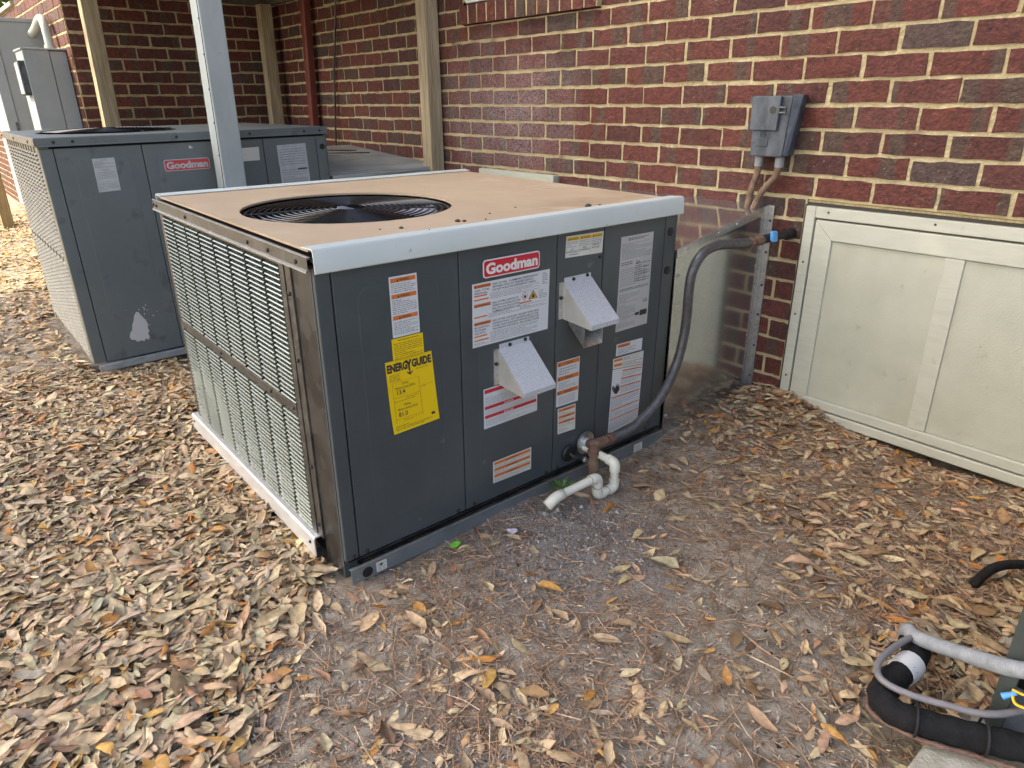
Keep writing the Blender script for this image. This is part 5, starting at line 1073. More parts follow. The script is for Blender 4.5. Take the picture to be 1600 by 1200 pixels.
for k in range(5):
    y = -0.262 + k * 0.015; b = MB(); b.tube([Gp(2.156 + k * 0.001, y, 0.707 + k * 0.0005), Gp(2.157 + k * 0.001, y + 0.0125, 0.7075 + k * 0.0005)], 0.0195 if k % 2 == 0 else 0.018, 8); b.build('hex_nut', M['rust'], gl_)
b = MB(); b.tube([Gp(2.160, -0.19, 0.710), Gp(2.163, -0.13, 0.712), Gp(2.166, -0.128, 0.7125), Gp(2.176, 0.02, 0.714)], [0.0165, 0.0165, 0.0145, 0.0145], 14); b.build('iron_pipe', M['black'], gl_, smooth=True)
b = MB(); b.tube([Gp(2.173, -0.040, 0.713), Gp(2.176, -0.004, 0.714)], 0.021, 14); b.build('coupling', M['black'], gl_, smooth=True)
b = MB(); b.hexa([Gp(2.180, -0.165, 0.706), Gp(2.192, -0.160, 0.700), Gp(2.192, -0.125, 0.700), Gp(2.180, -0.122, 0.706), Gp(2.176, -0.165, 0.742), Gp(2.188, -0.158, 0.742), Gp(2.188, -0.128, 0.738), Gp(2.176, -0.122, 0.738)]); b.build('valve_handle', M['blue'], gl_, bevel=0.006, seg=3)
b = MB(); b.cyl(Gp(2.165, -0.143, 0.716), Gp(2.182, -0.143, 0.720), 0.008, 10); b.build('valve_stem', M['black'], gl_)
# earthing cable through a grommet
gr = MB(); gr.lathe([(0.028, 0), (0.030, 0.003), (0.026, 0.009), (0.013, 0.010)], (2.0615, -1.042, 0.108), 'X', 20)
gro = gr.build('cable_grommet', M['black'], None, smooth=True); tag(gro, 'black rubber grommet with cable low on the near unit by the gas pipe', 'grommet')
b = MB(); b.tube(bez([(2.066, -1.042, 0.108), (2.085, -1.035, 0.098), (2.098, -1.012, 0.090), (2.104, -1.0, 0.088)], 6), 0.006, 8); b.build('cable', M['black'], gro, smooth=True)
b = MB(); b.lathe([(0.009, -0.006), (0.011, 0.0), (0.009, 0.006)], (2.104, -1.008, 0.086), 'X', 10); b.build('clamp', M['galv'], gro, smooth=True)

# ------------------------------------------------------------------ condensate trap
pv = empty('drain_trap', (2.2, -1.02, 0.0)); tag(pv, 'white plastic condensate drain trap lying on the sand beside the near unit', 'drain pipe')
def Pp(*p): return (p[0] - 2.2, p[1] + 1.02, p[2])
r0, r1 = 0.0134, 0.0172
E1, E2_, U_, E3, EL, MO = (2.205, -0.975, 0.106), (2.207, -0.977, 0.016), (2.205, -1.053, 0.016), (2.205, -1.055, 0.083), (2.192, -1.228, 0.072), (2.188, -1.256, 0.052)
def seg(a, b_, name='pipe', r=r0):
    q = MB(); q.cyl(Pp(*a), Pp(*b_), r, 16); q.build(name, M['pvc'], pv, smooth=True)
def elbow(c, a, b_, ln=0.030, r=r1):
    c, a, b_ = Vector(c), Vector(a), Vector(b_); da, db = (a - c).normalized(), (b_ - c).normalized()
    P = [c + da * ln, c + da * ln * 0.62] + [((c + da * ln * 0.6) * (1 - t) ** 2 + c * 2 * t * (1 - t) + (c + db * ln * 0.6) * t * t) for t in (0.2, 0.4, 0.6, 0.8)] + [c + db * ln * 0.62, c + db * ln]
    q = MB(); q.tube([Pp(*p) for p in P], r, 16); q.build('elbow', M['pvc'], pv, smooth=True)
seg((2.06, -0.975, 0.110), E1); elbow(E1, (2.06, -0.975, 0.11), E2_); seg(E1, E2_); elbow(E2_, E1, U_); seg(E2_, U_); elbow(U_, E2_, E3); seg(U_, E3); elbow(E3, U_, EL); seg(E3, EL)
q = MB(); c = Vector(EL); P = [c + Vector((0.0021, 0.032, 0.002)), c + Vector((0.001, 0.012, 0.0008)), c + Vector((0, -0.004, -0.003)), Vector(MO)]
q.tube([Pp(*p) for p in P], r1, 16, caps=False); eo = q.build('elbow', M['pvc'], pv, smooth=True); s = eo.modifiers.new('solid', 'SOLIDIFY'); s.thickness = 0.003; s.offset = -1
q = MB(); d = (Vector(MO) - c).normalized(); q.cyl(Pp(*(Vector(MO) - d * 0.018)), Pp(*(Vector(MO) - d * 0.016)), r1 - 0.003, 16); q.build('bore', M['dark'], pv)
for (c_, d_) in ((E2_, (0, -0.030, 0)), (U_, (0, 0, 0.030)), (E3, (-0.002, -0.030, -0.001)), (E1, (-0.03, 0, 0))):
    q = MB(); a = Vector(c_) + Vector(d_) * 1.0; dv = Vector(d_).normalized(); q.cyl(Pp(*(a - dv * 0.0008)), Pp(*(a + dv * 0.0012)), r0 + 0.0012, 16); q.build('glue_ring', M['ink_grey'], pv)

# ------------------------------------------------------------------ condenser corner, pad and line set at the lower right
pad = MB(); vs = []
pad.box(3.262, 4.35, -2.05, -0.25, -0.05, 0.052); pado = pad.build('concrete_pad', M['concrete'], None, bevel=0.008)
tag(pado, 'pale concrete pad in the bottom right corner', 'concrete pad')
ca_ = empty('condenser_cabinet', (3.75, -0.75, 0.054)); tag(ca_, 'open dark metal cabinet with yellow wires cut off by the right edge', 'cabinet')
def Cp(x0, x1, y0, y1, z0, z1): return (x0 - 3.75, x1 - 3.75, y0 + 0.75, y1 + 0.75, z0 - 0.054, z1 - 0.054)
b = MB(); b.box(*Cp(3.320, 3.348, -1.150, -1.143, 0.058, 0.80)); b.box(*Cp(3.320, 3.327, -1.1425, -1.09, 0.058, 0.80)); b.build('corner_post', M['cabinet'], ca_, bevel=0.002)
b = MB(); b.box(*Cp(3.322, 3.328, -1.0895, -0.40, 0.058, 0.80)); b.build('side_panel', M['cabinet'], ca_)
b = MB(); b.box(*Cp(3.329, 4.18, -1.0, -0.995, 0.058, 0.80)); b.build('inner_panel', M['dark'], ca_)
b = MB(); b.box(*Cp(3.318, 4.19, -1.152, -0.39, 0.054, 0.0575)); b.build('base_pan', M['conduit_g'], ca_)
b = MB(); b.box(*Cp(3.315, 4.19, -1.155, -0.385, 0.801, 0.83)); b.build('lid', M['cabinet'], ca_, bevel=0.004)
b = MB(); b.box(*Cp(4.13, 4.185, -1.150, -0.40, 0.058, 0.80)); b.build('corner_post', M['cabinet'], ca_, bevel=0.002)
def ctr(*p): return (p[0] - 3.75, p[1] + 0.75, p[2] - 0.054)
for k, P in enumerate([[(3.345, -1.155, 0.165), (3.37, -1.16, 0.172), (3.41, -1.15, 0.18), (3.46, -1.11, 0.19)], [(3.345, -1.158, 0.162), (3.36, -1.17, 0.150), (3.40, -1.16, 0.160), (3.46, -1.10, 0.165)], [(3.37, -1.155, 0.20), (3.39, -1.155, 0.205), (3.43, -1.15, 0.20), (3.47, -1.11, 0.21)]]):
    b = MB(); b.tube([ctr(*p) for p in bez(P, 6)], 0.0028, 6); b.build('yellow_wire', M['wire_y'], ca_, smooth=True)
b = MB(); b.tube([ctr(3.352, -1.157, 0.164), ctr(3.335, -1.165, 0.148)], [0.004, 0.0065], 10); b.build('wire_nut', M['blue'], ca_)
ls = empty('insulated_line_set', (3.2, -1.15, 0.05)); tag(ls, 'black foam insulated refrigerant line with white tape at lower right', 'pipe')
def Lp(*p): return (p[0] - 3.2, p[1] + 1.15, p[2] - 0.05)
fp = [(3.125, -0.98, 0.02), (3.160, -1.06, 0.070), (3.172, -1.14, 0.085), (3.166, -1.215, 0.085), (3.170, -1.262, 0.083), (3.205, -1.283, 0.082), (3.26, -1.262, 0.082), (3.33, -1.225, 0.083), (3.40, -1.185, 0.085), (3.475, -1.15, 0.088), (3.52, -1.08, 0.095), (3.53, -0.998, 0.10)]
b = MB(); pts = bez(fp, 7); b.tube([Lp(*p) for p in pts], [0.0265 + 0.0012 * math.sin(i * 1.7) for i in range(len(pts))], 16); fo = b.build('foam_sleeve', M['foam'], ls, smooth=True)
b = MB(); b.tube([Lp(3.1725, -1.130, 0.085), Lp(3.1720, -1.150, 0.0855), Lp(3.169, -1.175, 0.0852)], [0.0284, 0.0294, 0.0284], 16); b.build('tape', M['tape'], ls, smooth=True)
b = MB(); b.tube([Lp(*p) for p in bez([(3.138, -1.02, 0.030), (3.142, -1.15, 0.050), (3.143, -1.245, 0.056), (3.170, -1.294, 0.060), (3.25, -1.298, 0.068), (3.33, -1.258, 0.066), (3.42, -1.216, 0.066), (3.50, -1.165, 0.068), (3.565, -1.08, 0.072), (3.575, -0.998, 0.08)], 8)], 0.0045, 8); b.build('copper_liquid_line', M['rust'], ls, smooth=True)
def zip_tie(c, tdir, r, nm='zip_tie'):
    c, t = Vector(c), Vector(tdir).normalized(); a_ = t.cross(Vector((0, 0, 1))).normalized(); u_ = a_.cross(t); q = MB()
    q.tube([Lp(*(c + (a_ * math.cos(a) + u_ * math.sin(a)) * r)) for a in np.linspace(0, 2 * math.pi, 20, endpoint=False)], 0.0028, 6, closed=True); q.build(nm, M['black'], ls)
zip_tie((3.235, -1.274, 0.085), (0.6, 0.3, 0), 0.033); zip_tie((3.335, -1.222, 0.087), (0.6, 0.33, 0), 0.034)
cg = MB(); pts = bez([(3.100, -0.945, -0.01), (3.118, -1.005, 0.065), (3.145, -1.060, 0.100), (3.190, -1.095, 0.130), (3.262, -1.125, 0.168), (3.310, -1.158, 0.203), (3.352, -1.183, 0.236), (3.42, -1.165, 0.262), (3.47, -1.10, 0.28), (3.50, -0.998, 0.285)], 26)
cg.tube(pts, [0.0150 + (0.0007 if i % 2 else -0.0004) for i in range(len(pts))], 12)
tag(cg.build('flexible_conduit', M['conduit_g'], None, smooth=True), 'pale grey flexible conduit rising out of the leaves at lower right', 'conduit')
cc = MB(); cc.tube(bez([(3.165, -1.00, 0.04), (3.150, -1.075, 0.105), (3.140, -1.165, 0.122), (3.140, -1.225, 0.122), (3.160, -1.262, 0.122), (3.205, -1.262, 0.121), (3.27, -1.235, 0.122), (3.325, -1.205, 0.124), (3.365, -1.15, 0.125), (3.40, -1.08, 0.13), (3.5, -1.0, 0.16)], 8), 0.0068, 10)
tag(cc.build('control_cable', M['cable_g'], None, smooth=True), 'thin dark grey cable looped over the black foam pipe', 'cable')
bh = MB(); bh.tube(bez([(3.135, -0.60, -0.015), (3.150, -0.565, 0.02), (3.175, -0.52, 0.035), (3.23, -0.46, 0.035), (3.32, -0.40, 0.03), (3.5, -0.33, 0.03)], 8), 0.0125, 10)
tag(bh.build('black_hose', M['foam'], None, smooth=True), 'short black hose poking from the leaves at the right edge', 'hose')

# ------------------------------------------------------------------ dead leaves
def leaf_variant(k):
    rg = np.random.default_rng(100 + k)
    ts = np.array([0, 0.10, 0.30, 0.55, 0.80, 1.0]); wv = np.array([0.02, 0.42, 0.86, 1.0, 0.66, 0.03]) * (1 + rg.normal(0, 0.05, 6))
    if k % 4 == 3: wv = np.array([0.02, 0.30, 0.62, 0.98, 0.90, 0.05])
    bend = rg.normal(0, 0.09); fold = rg.uniform(0.02, 0.16) * rg.choice([1, 1, -1]); curl = rg.normal(0.06, 0.11); twist = rg.normal(0, 0.45); side = 1 + rg.normal(0, 0.13, (6, 3)); off = rg.normal(0, 0.03, 6)
    V = []
    for it_, (t, w) in enumerate(zip(ts, wv)):
        cy = bend * math.sin(math.pi * t); cz = curl * (2 * t - 1) ** 2 - curl * 0.5; ta = twist * (t - 0.5)
        for s in (-1, 0, 1):
            yy = s * w * 0.5 * side[it_, s + 1] + (off[it_] if 0 < it_ < 5 else 0); zz = (abs(s) * w * fold * 2.4)
            y2 = yy * math.cos(ta) - 0.36 * zz * 0 ; z2 = zz * 0.36 + yy * math.sin(ta) * 0.36
            V.append((t - 0.5, cy + y2 * 1.0, cz + z2))
    F = []
    for i in range(5):
        for j in range(2): a = i * 3 + j; F.append((a, a + 3, a + 4, a + 1))
    return np.array(V), np.array(F)
NV = 24; LV = [leaf_variant(k) for k in range(NV)]; LF = LV[0][1]
LPAL = np.array([(0.53, 0.43, 0.295), (0.46, 0.37, 0.255), (0.42, 0.315, 0.21), (0.51, 0.385, 0.26), (0.38, 0.235, 0.14), (0.43, 0.20, 0.055), (0.50, 0.29, 0.10), (0.60, 0.52, 0.36), (0.25, 0.165, 0.105), (0.41, 0.365, 0.29), (0.15, 0.095, 0.062)])
LW = np.array([28, 24, 15, 9, 6, 2.5, 4, 7, 4, 9, 2], float); LW /= LW.sum()
LWR = np.array([18, 18, 13, 8, 11, 5, 4, 5, 9, 10, 6], float); LWR /= LWR.sum()
def sstep(x, a, b): t = np.clip((x - a) / (b - a), 0, 1); return t * t * (3 - 2 * t)
_ph = RNG.uniform(0, 6.28, (6, 2))
def clump(x, y, s=1.0):
    v = 0
    for i in range(6):
        a = i * 1.05 + 0.3; k = (3.1 + 1.9 * i) * s; v = v + np.sin(k * (x * math.cos(a) + y * math.sin(a)) + _ph[i, 0]) / (1 + 0.25 * i)
    return v / 3.0
def density(x, y):
    left = -y - (1.90 + 0.80 * np.maximum(0, x - 1.95)); left = np.where(x < 1.98, np.maximum(left, 0.2), left)
    d = sstep(left + 0.10 * clump(x, y), -0.10, 0.16)
    rt = 0.593 * (x - 2.30) + 0.805 * (y + 0.52)
    d = np.maximum(d, 0.30 * sstep(rt + 0.09 * clump(x, y, 1.2), -0.10, 0.14))
    d = np.maximum(d, 0.75 * np.exp(-(((x - 2.23) / 0.24) ** 2 + ((y + 0.10) / 0.32) ** 2)))
    d = np.maximum(d, 0.9 * np.exp(-(((x - 3.19) / 0.16) ** 2 + ((y + 0.95) / 0.30) ** 2)))
    d = np.maximum(d, 0.085 * np.exp(-(((x - 2.62) / 0.30) ** 2 + ((y + 1.80) / 0.30) ** 2)))
    d = np.maximum(d, 0.10 * np.exp(-(((x - 3.0) / 0.3) ** 2 + ((y + 1.5) / 0.4) ** 2)))
    bare = np.exp(-(((x - 2.28) / 0.17) ** 2 + ((y + 1.24) / 0.22) ** 2))
    return np.maximum(d, 0.035 + 0.03 * np.clip(clump(x, y, 1.6), 0, 1)) * (1 - 0.93 * bare)
def blocked(x, y):
    u1 = (x > 0.80) & (x < 2.083) & (y > -1.868) & (y < -0.50)
    dd = (x > 0.95) & (x < 2.068) & (y > -0.6) & (y < 0)
    u2 = (x > -1.3) & (x < -0.085) & (y > -2.04) & (y < -0.70)
    pd = (x > 3.25) & (x < 4.4) & (y > -2.1) & (y < -1.24)
    pd = pd | ((x > 3.34) & (y > -1.25) & (y < -0.3) & (x < 4.3))
    wl = (y > -0.012) | ((x < WX0) & (y > WING_Y))
    return u1 | dd | u2 | pd | wl
def scatter(n, x0, x1, y0, y1, dens=density):
    x = RNG.uniform(x0, x1, n); y = RNG.uniform(y0, y1, n); k = (RNG.uniform(0, 1, n) < dens(x, y)) & ~blocked(x, y); return x[k], y[k]
XS, YS = [], []
for (n, a) in ((44000, (-0.3, 2.9, -3.1, -1.7)), (1500, (-0.2, 0.95, -1.9, 0.0)), (13000, (2.0, 3.6, -1.9, -0.01)), (13000, (-6.5, -0.3, -4.2, -1.4)), (1600, (2.5, 4.6, -4.0, -1.9)), (1400, (-14, -6.5, -5.5, -1.4)), (900, (-2.3, -0.1, -2.2, -0.0))):
    x, y = scatter(n, *a); XS.append(x); YS.append(y)
lx, ly = np.concatenate(XS), np.concatenate(YS); nL = len(lx)
dn = density(lx, ly); lay = RNG.uniform(0, 1, nL)
lay = np.where(lay > 0.93, lay + 0.15, lay)
lz = np.where((lx > 3.255) & (ly > -1.24) & (ly < -0.24), 0.054, gh(lx, ly)) + 0.004 + lay * 0.024 * np.clip(dn, 0.05, 1)
yaw = RNG.uniform(0, 6.283, nL); pit = RNG.normal(0, 0.08 + 0.07 * dn, nL); rol = RNG.normal(0, 0.12 + 0.10 * dn, nL) + np.where(RNG.uniform(0, 1, nL) < 0.4, math.pi, 0)
ln = np.clip(RNG.lognormal(math.log(0.0455), 0.30, nL), 0.016, 0.095); ln = np.where(lx < -1, ln * 1.15, ln); wd = ln * RNG.uniform(0.24, 0.46, nL)
right = (lx > 2.0) & (ly > -1.75)
ci = np.where(right, RNG.choice(len(LPAL), nL, p=LWR), RNG.choice(len(LPAL), nL, p=LW))
lc = LPAL[ci] * np.array([1.03, 0.97, 0.85]) * RNG.uniform(0.78, 1.14, (nL, 1)) * (1 + RNG.normal(0, 0.04, (nL, 3))); lc = np.where(right[:, None], lc * 0.92, lc)
kv = RNG.integers(0, NV, nL)
def leaf_mats(sel):
    cy, sy, cp, sp, cr, sr = np.cos(yaw[sel]), np.sin(yaw[sel]), np.cos(pit[sel]), np.sin(pit[sel]), np.cos(rol[sel]), np.sin(rol[sel])
    R_m = np.empty((len(sel), 3, 3))
    R_m[:, 0, 0] = cy * cp; R_m[:, 0, 1] = cy * sp * sr - sy * cr; R_m[:, 0, 2] = cy * sp * cr + sy * sr
    R_m[:, 1, 0] = sy * cp; R_m[:, 1, 1] = sy * sp * sr + cy * cr; R_m[:, 1, 2] = sy * sp * cr - cy * sr
    R_m[:, 2, 0] = -sp; R_m[:, 2, 1] = cp * sr; R_m[:, 2, 2] = cp * cr
    return R_m
px, py, pz = project(np.stack([lx, ly, lz], -1))
vis = (px > 5) & (px < 1595) & (py > 200) & (py < 1198) & (pz > 0.3)
LHIDE = [[(238, 300), (735, 262), (1063, 304), (1210, 318), (1180, 600), (1030, 675), (545, 905), (310, 660)], [(0, 200), (505, 196), (515, 400), (240, 560), (150, 580)], [(1340, 1060), (1420, 1000), (1600, 1030), (1600, 1200), (1440, 1160), (1350, 1110)]]
rank = np.where(vis, ln * wd / np.maximum(pz, 0.3) ** 2 * (0.35 + lay * (dn > 0.4) + 0.8 * (dn <= 0.4)), 0)
for i in np.nonzero(rank > 0)[0]:
    if any(inside(p, px[i], py[i]) for p in LHIDE): rank[i] = 0
top = np.argsort(-rank)[:290]; is_top = np.zeros(nL, bool); is_top[top] = True
LFAC = np.ones((18, 4)); LFAC[1::3, :3] *= 1.10; LFAC[0::3, :3] *= 0.93; LFAC[2::3, :3] *= 0.96; LFAC[:3, :3] *= 0.72; LFAC[15:, :3] *= 0.8   # pale rib, darker stalk and tip
LM = [np_mesh('leaf', LV[k][0], LF, M['leaf_obj'], LFAC, smooth=True) for k in range(NV)]
Rt = leaf_mats(top)
for q_, i in enumerate(top):
    o = bpy.data.objects.new('leaf', LM[kv[i]]); COL.objects.link(o); o.parent = ground
    m4 = Matrix.Identity(4)
    S3 = np.diag([ln[i], wd[i], ln[i] * 0.8]); A3 = Rt[q_] @ S3
    for a in range(3):
        for c_ in range(3): m4[a][c_] = A3[a, c_]
        m4[a][3] = (lx[i], ly[i], lz[i] + 0.004)[a]
    o.matrix_local = m4; o.color = (*np.clip(lc[i], 0, 1), 1)
rs = np.nonzero(~is_top)[0]; RL = leaf_mats(rs)
T_ = np.stack([LV[k][0] for k in range(NV)])[kv[rs]] * np.stack([ln[rs], wd[rs], ln[rs] * 0.8], -1)[:, None, :]
VV = np.einsum('nij,nkj->nki', RL, T_) + np.stack([lx[rs], ly[rs], lz[rs]], -1)[:, None, :]
FF = LF[None] + (np.arange(len(rs)) * 18)[:, None, None]
CC = np.repeat(np.concatenate([lc[rs], np.ones((len(rs), 1))], 1)[:, None, :], 18, 1) * LFAC[None]
lit = link('leaf_litter', np_mesh('leaf_litter', VV.reshape(-1, 3), FF.reshape(-1, 4), M['leaf_att'], CC.reshape(-1, 4), smooth=True), ground); lit['kind'] = 'stuff'

# pine needles and fine litter: thin bent strips
def strips(n_try, box, lenr, wid, pal, dens, zoff, name, bendr=0.25):
    x, y = scatter(n_try, *box, dens=dens); n = len(x); a = RNG.uniform(0, 6.283, n); L_ = RNG.uniform(*lenr, n); be = RNG.normal(0, bendr, n); w = wid * RNG.uniform(0.7, 1.3, n)
    z = gh(x, y) + zoff + RNG.uniform(0, 0.012, n) * np.clip(density(x, y) * 1.5, 0.15, 1.5); tl_ = RNG.normal(0, 0.10, n)
    V = np.empty((n, 8, 3)); 
    for k, t in enumerate((-0.5, -0.17, 0.17, 0.5)):
        ox, oy = t * L_, be * L_ * (t * t - 0.1)
        for s, sg in enumerate((-1, 1)):
            yy = oy + sg * w / 2
            V[:, k * 2 + s, 0] = x + np.cos(a) * ox - np.sin(a) * yy; V[:, k * 2 + s, 1] = y + np.sin(a) * ox + np.cos(a) * yy; V[:, k * 2 + s, 2] = z + tl_ * ox + 0.0015 * (1 - 4 * t * t) + 0.0008 * sg * RNG.normal(0, 1, n)
    F = np.array([(0, 2, 3, 1), (2, 4, 5, 3), (4, 6, 7, 5)])[None] + (np.arange(n) * 8)[:, None, None]
    pal = np.array(pal); c = pal[RNG.integers(0, len(pal), n)] * RNG.uniform(0.7, 1.3, (n, 1)); C4 = np.repeat(np.concatenate([c, np.ones((n, 1))], 1)[:, None], 8, 1)
    o = link(name, np_mesh(name, V.reshape(-1, 3), F.reshape(-1, 4), M['leaf_att'], C4.reshape(-1, 4)), ground); o['kind'] = 'stuff'; return o
NP = [(0.40, 0.23, 0.125), (0.34, 0.21, 0.13), (0.28, 0.18, 0.115), (0.44, 0.32, 0.21), (0.19, 0.125, 0.085)]
def dneedle(x, y):
    rt = 0.593 * (x - 2.30) + 0.805 * (y + 0.52)
    d = 0.25 + 0.75 * sstep(rt, -0.1, 0.3) + 0.5 * np.exp(-(((x - 2.62) / 0.3) ** 2 + ((y + 1.78) / 0.3) ** 2)) + 0.35 * np.clip(clump(x, y, 1.3), 0, 1)
    return np.clip(d, 0, 1) * (1 - 0.9 * np.exp(-(((x - 2.28) / 0.15) ** 2 + ((y + 1.24) / 0.2) ** 2)))
strips(24000, (0.6, 3.6, -2.9, -0.01), (0.06, 0.17), 0.0015, NP, dneedle, 0.003, 'pine_needle_litter')
strips(42000, (1.2, 3.6, -2.7, -0.01), (0.006, 0.030), 0.0026, NP + [(0.48, 0.40, 0.30), (0.14, 0.11, 0.09), (0.38, 0.33, 0.28)], lambda x, y: 0.35 + 0.65 * dneedle(x, y), 0.0015, 'fine_litter', 0.4)
# crumbs of soil, small stones and bits of leaf
def crumbs(n_try, box, sizes, pal, dens, name, flat=0.7):
    x, y = scatter(n_try, *box, dens=dens); n = len(x); s = RNG.lognormal(math.log(sizes[0]), sizes[1], n)
    base = np.array([(1, 0, 0), (-1, 0, 0), (0, 1, 0), (0, -1, 0), (0, 0, 1), (0, 0, -1)], float)[None] * RNG.uniform(0.6, 1.3, (n, 6, 1)) * s[:, None, None]; base[:, :, 2] *= flat
    a = RNG.uniform(0, 6.28, n); ca, sa = np.cos(a)[:, None], np.sin(a)[:, None]; X = base[..., 0] * ca - base[..., 1] * sa; Y = base[..., 0] * sa + base[..., 1] * ca
    V = np.stack([X + x[:, None], Y + y[:, None], base[..., 2] + (gh(x, y) + s * 0.25)[:, None]], -1)
    F = np.array([(0, 2, 4), (2, 1, 4), (1, 3, 4), (3, 0, 4), (2, 0, 5), (1, 2, 5), (3, 1, 5), (0, 3, 5)])[None] + (np.arange(n) * 6)[:, None, None]
    pal = np.array(pal); c = pal[RNG.integers(0, len(pal), n)] * RNG.uniform(0.7, 1.3, (n, 1)); C4 = np.repeat(np.concatenate([c, np.ones((n, 1))], 1)[:, None], 6, 1)
    o = link(name, np_mesh(name, V.reshape(-1, 3), F.reshape(-1, 3), M['leaf_att'], C4.reshape(-1, 4)), ground); o['kind'] = 'stuff'
crumbs(26000, (1.95, 2.75, -1.75, -0.85), (0.0022, 0.5), [(0.20, 0.185, 0.175), (0.26, 0.245, 0.235), (0.15, 0.135, 0.125), (0.33, 0.31, 0.29)], lambda x, y: np.exp(-(((x - 2.30) / 0.20) ** 2 + ((y + 1.28) / 0.24) ** 2)), 'soil_crumbs')
crumbs(9000, (1.6, 3.5, -2.6, -0.1), (0.0016, 0.5), [(0.24, 0.20, 0.165), (0.34, 0.29, 0.245), (0.13, 0.10, 0.085), (0.50, 0.45, 0.38)], lambda x, y: 0.7 + 0 * x, 'grit')
# single bits that stand out: a fresh green leaf, a scrap, twigs, the little weed
def flat_leaf(name, loc, L_, w, ang, col, k=1, parent=None, label=None, cat=None):
    o = bpy.data.objects.new(name, LM[k]); COL.objects.link(o); o.location = (loc[0], loc[1], float(gh(loc[0], loc[1])) + loc[2]); o.rotation_euler = (0.2, -0.12, ang); o.scale = (L_, w, L_ * 0.8); o.color = (*col, 1)
    if parent: o.parent = parent
    if label: tag(o, label, cat)
    return o
flat_leaf('green_leaf', (2.119, -1.548, 0.014), 0.036, 0.022, 1.2, (0.13, 0.42, 0.03), label='small fresh green leaf on the soil by the near unit', cat='leaf')
flat_leaf('paper_scrap', (2.185, -1.392, 0.012), 0.038, 0.026, 0.4, (0.50, 0.46, 0.55), 3, label='small pale scrap lying on the grey sand', cat='scrap')
wd_ = empty('weed_seedling', (2.105, -1.115, float(gh(2.105, -1.115)))); tag(wd_, 'small green weed growing beside the near unit base rail', 'weed')
for k in range(14):
    a = k * 2.4; r_ = 0.010 + 0.002 * k; b = MB(); h_ = 0.018 + 0.0028 * (k % 7)
    c_ = (r_ * math.cos(a), r_ * math.sin(a), h_); t_ = (r_ * 1.9 * math.cos(a), r_ * 1.9 * math.sin(a), h_ + 0.006); s_ = (-math.sin(a) * 0.006, math.cos(a) * 0.006)
    b.add([(0.2 * c_[0], 0.2 * c_[1], 0), (c_[0] + s_[0], c_[1] + s_[1], h_), t_, (c_[0] - s_[0], c_[1] - s_[1], h_)], [(0, 1, 2, 3)]); b.build('weed_leaf', mat('weed_green_%d' % k, (0.09, 0.17 + 0.01 * (k % 4), 0.04), rough=0.5), wd_)
for (p, lab_) in (([(2.66, -0.44, 0.03), (2.74, -0.40, 0.036), (2.83, -0.33, 0.035), (2.89, -0.26, 0.04)], 'curved grey twig on the litter in front of the crawl space door'),):
    q = MB(); pts = bez(p, 6); q.tube(pts, [0.0045 * (1 - 0.5 * i / len(pts)) for i in range(len(pts))], 6); tag(q.build('twig', M['bark'], None, smooth=True), lab_, 'twig')

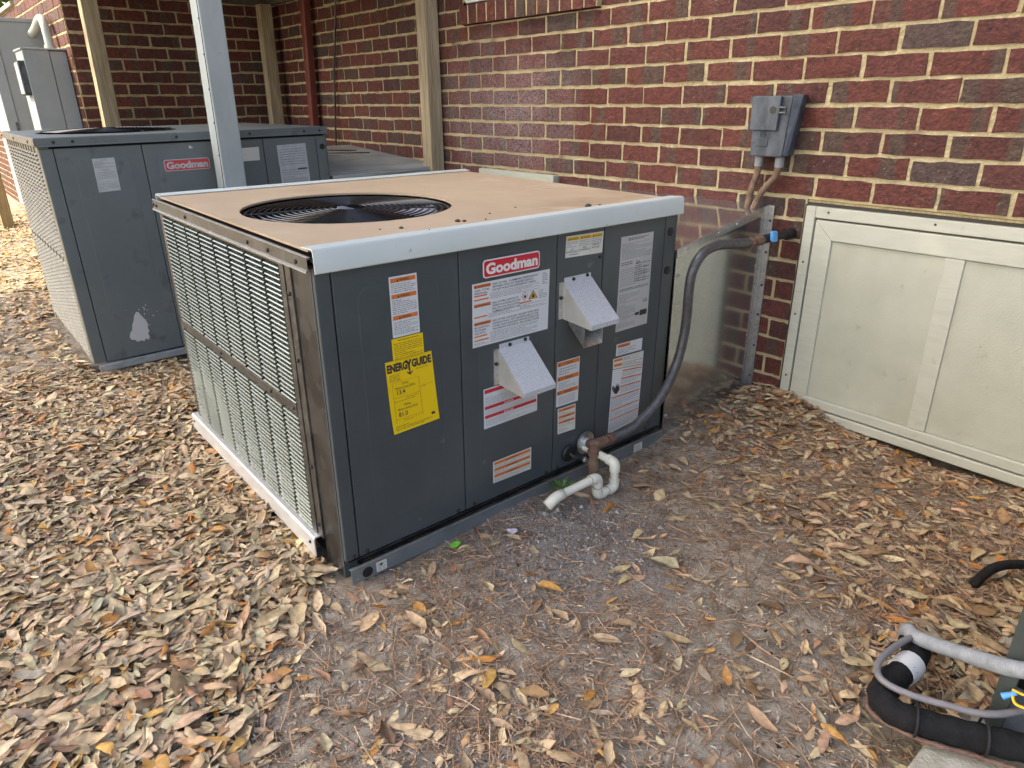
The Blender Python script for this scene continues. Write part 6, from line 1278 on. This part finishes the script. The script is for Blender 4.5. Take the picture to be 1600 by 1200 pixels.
# ------------------------------------------------------------------ trees: the shade trees behind the photographer, and greenery far to the left
def make_tree(name, label, base, h, crown_c, radii, n_leaf, size, cols, seed, trunk_r=0.22, lobes=9):
    rg = np.random.default_rng(seed); root = empty(name, base); tag(root, label, 'tree')
    t = MB(); cc_ = Vector(crown_c) - Vector(base)
    t.tube([(0, 0, -0.1), (0.05, 0.03, h * 0.25), (cc_.x * 0.4, cc_.y * 0.4, h * 0.5), (cc_.x * 0.8, cc_.y * 0.8, cc_.z)], [trunk_r * 1.3, trunk_r, trunk_r * 0.8, trunk_r * 0.35], 10); tr = t.build('trunk', M['bark'], root, smooth=True)
    for k in range(6):
        a = k * 1.05 + rg.uniform(-0.3, 0.3); L_ = MB(); s = Vector((cc_.x * 0.45, cc_.y * 0.45, h * (0.42 + 0.06 * k))); e = cc_ + Vector((radii[0] * 0.7 * math.cos(a), radii[1] * 0.7 * math.sin(a), radii[2] * rg.uniform(-0.2, 0.5)))
        L_.tube([s, (s + e) / 2 + Vector((0, 0, 0.3)), e], [trunk_r * 0.5, trunk_r * 0.3, trunk_r * 0.08], 7); L_.build('limb', M['bark'], tr, smooth=True)
    cen = rg.normal(0, 1, (lobes, 3)); cen /= np.linalg.norm(cen, axis=1)[:, None]; cen *= rg.uniform(0.35, 0.7, (lobes, 1))
    li = rg.integers(0, lobes, n_leaf); d = rg.normal(0, 1, (n_leaf, 3)); d /= np.linalg.norm(d, axis=1)[:, None]; P = cen[li] + d * (rg.uniform(0, 1, (n_leaf, 1)) ** 0.45) * 0.52
    P = P * np.array(radii) + np.array(cc_)
    nrm = rg.normal(0, 1, (n_leaf, 3)); nrm[:, 2] += 0.6; nrm /= np.linalg.norm(nrm, axis=1)[:, None]; tg = np.cross(nrm, rg.normal(0, 1, (n_leaf, 3))); tg /= np.linalg.norm(tg, axis=1)[:, None]; bt = np.cross(nrm, tg); s = size * rg.uniform(0.6, 1.3, (n_leaf, 1))
    V = np.stack([P - tg * s, P + bt * s * 0.42, P + tg * s, P - bt * s * 0.42], 1); F = np.arange(n_leaf * 4).reshape(-1, 4)
    cols = np.array(cols); c = cols[rg.integers(0, len(cols), n_leaf)] * rg.uniform(0.7, 1.3, (n_leaf, 1)); C4 = np.repeat(np.concatenate([c, np.ones((n_leaf, 1))], 1)[:, None], 4, 1)
    link('crown', np_mesh('crown', V.reshape(-1, 3), F, M['green_att'], C4.reshape(-1, 4)), root)
GR = [(0.055, 0.11, 0.025), (0.07, 0.13, 0.03), (0.045, 0.09, 0.02), (0.09, 0.14, 0.035)]
YG = [(0.12, 0.17, 0.03), (0.10, 0.15, 0.03), (0.15, 0.19, 0.04)]
make_tree('oak_tree', 'tall spreading oak behind the photographer, shading the yard', (0.6, -7.6, 0), 6.5, (-1.0, -6.4, 6.6), (3.6, 2.9, 1.9), 15000, 0.17, GR, 1)
make_tree('oak_tree', 'second oak to the right behind the photographer', (6.6, -7.8, 0), 6.0, (3.6, -6.3, 6.3), (3.4, 2.9, 2.0), 14000, 0.17, GR, 2)
for k, (x, y, h) in enumerate(((-13.5, -0.9, 4.5), (-16.5, -4.2, 5.5), (-19.0, -8.0, 5.0), (-12.5, -11.0, 5.0))):
    make_tree('background_tree', ['bright yellow green tree at the top left corner', 'green tree beyond the left edge of the yard', 'green tree far off to the left', 'green tree across the yard to the left'][k], (x, y, 0), h, (x, y, h * 0.62), (2.2, 2.2, h * 0.42), 3500, 0.16, YG, 10 + k)
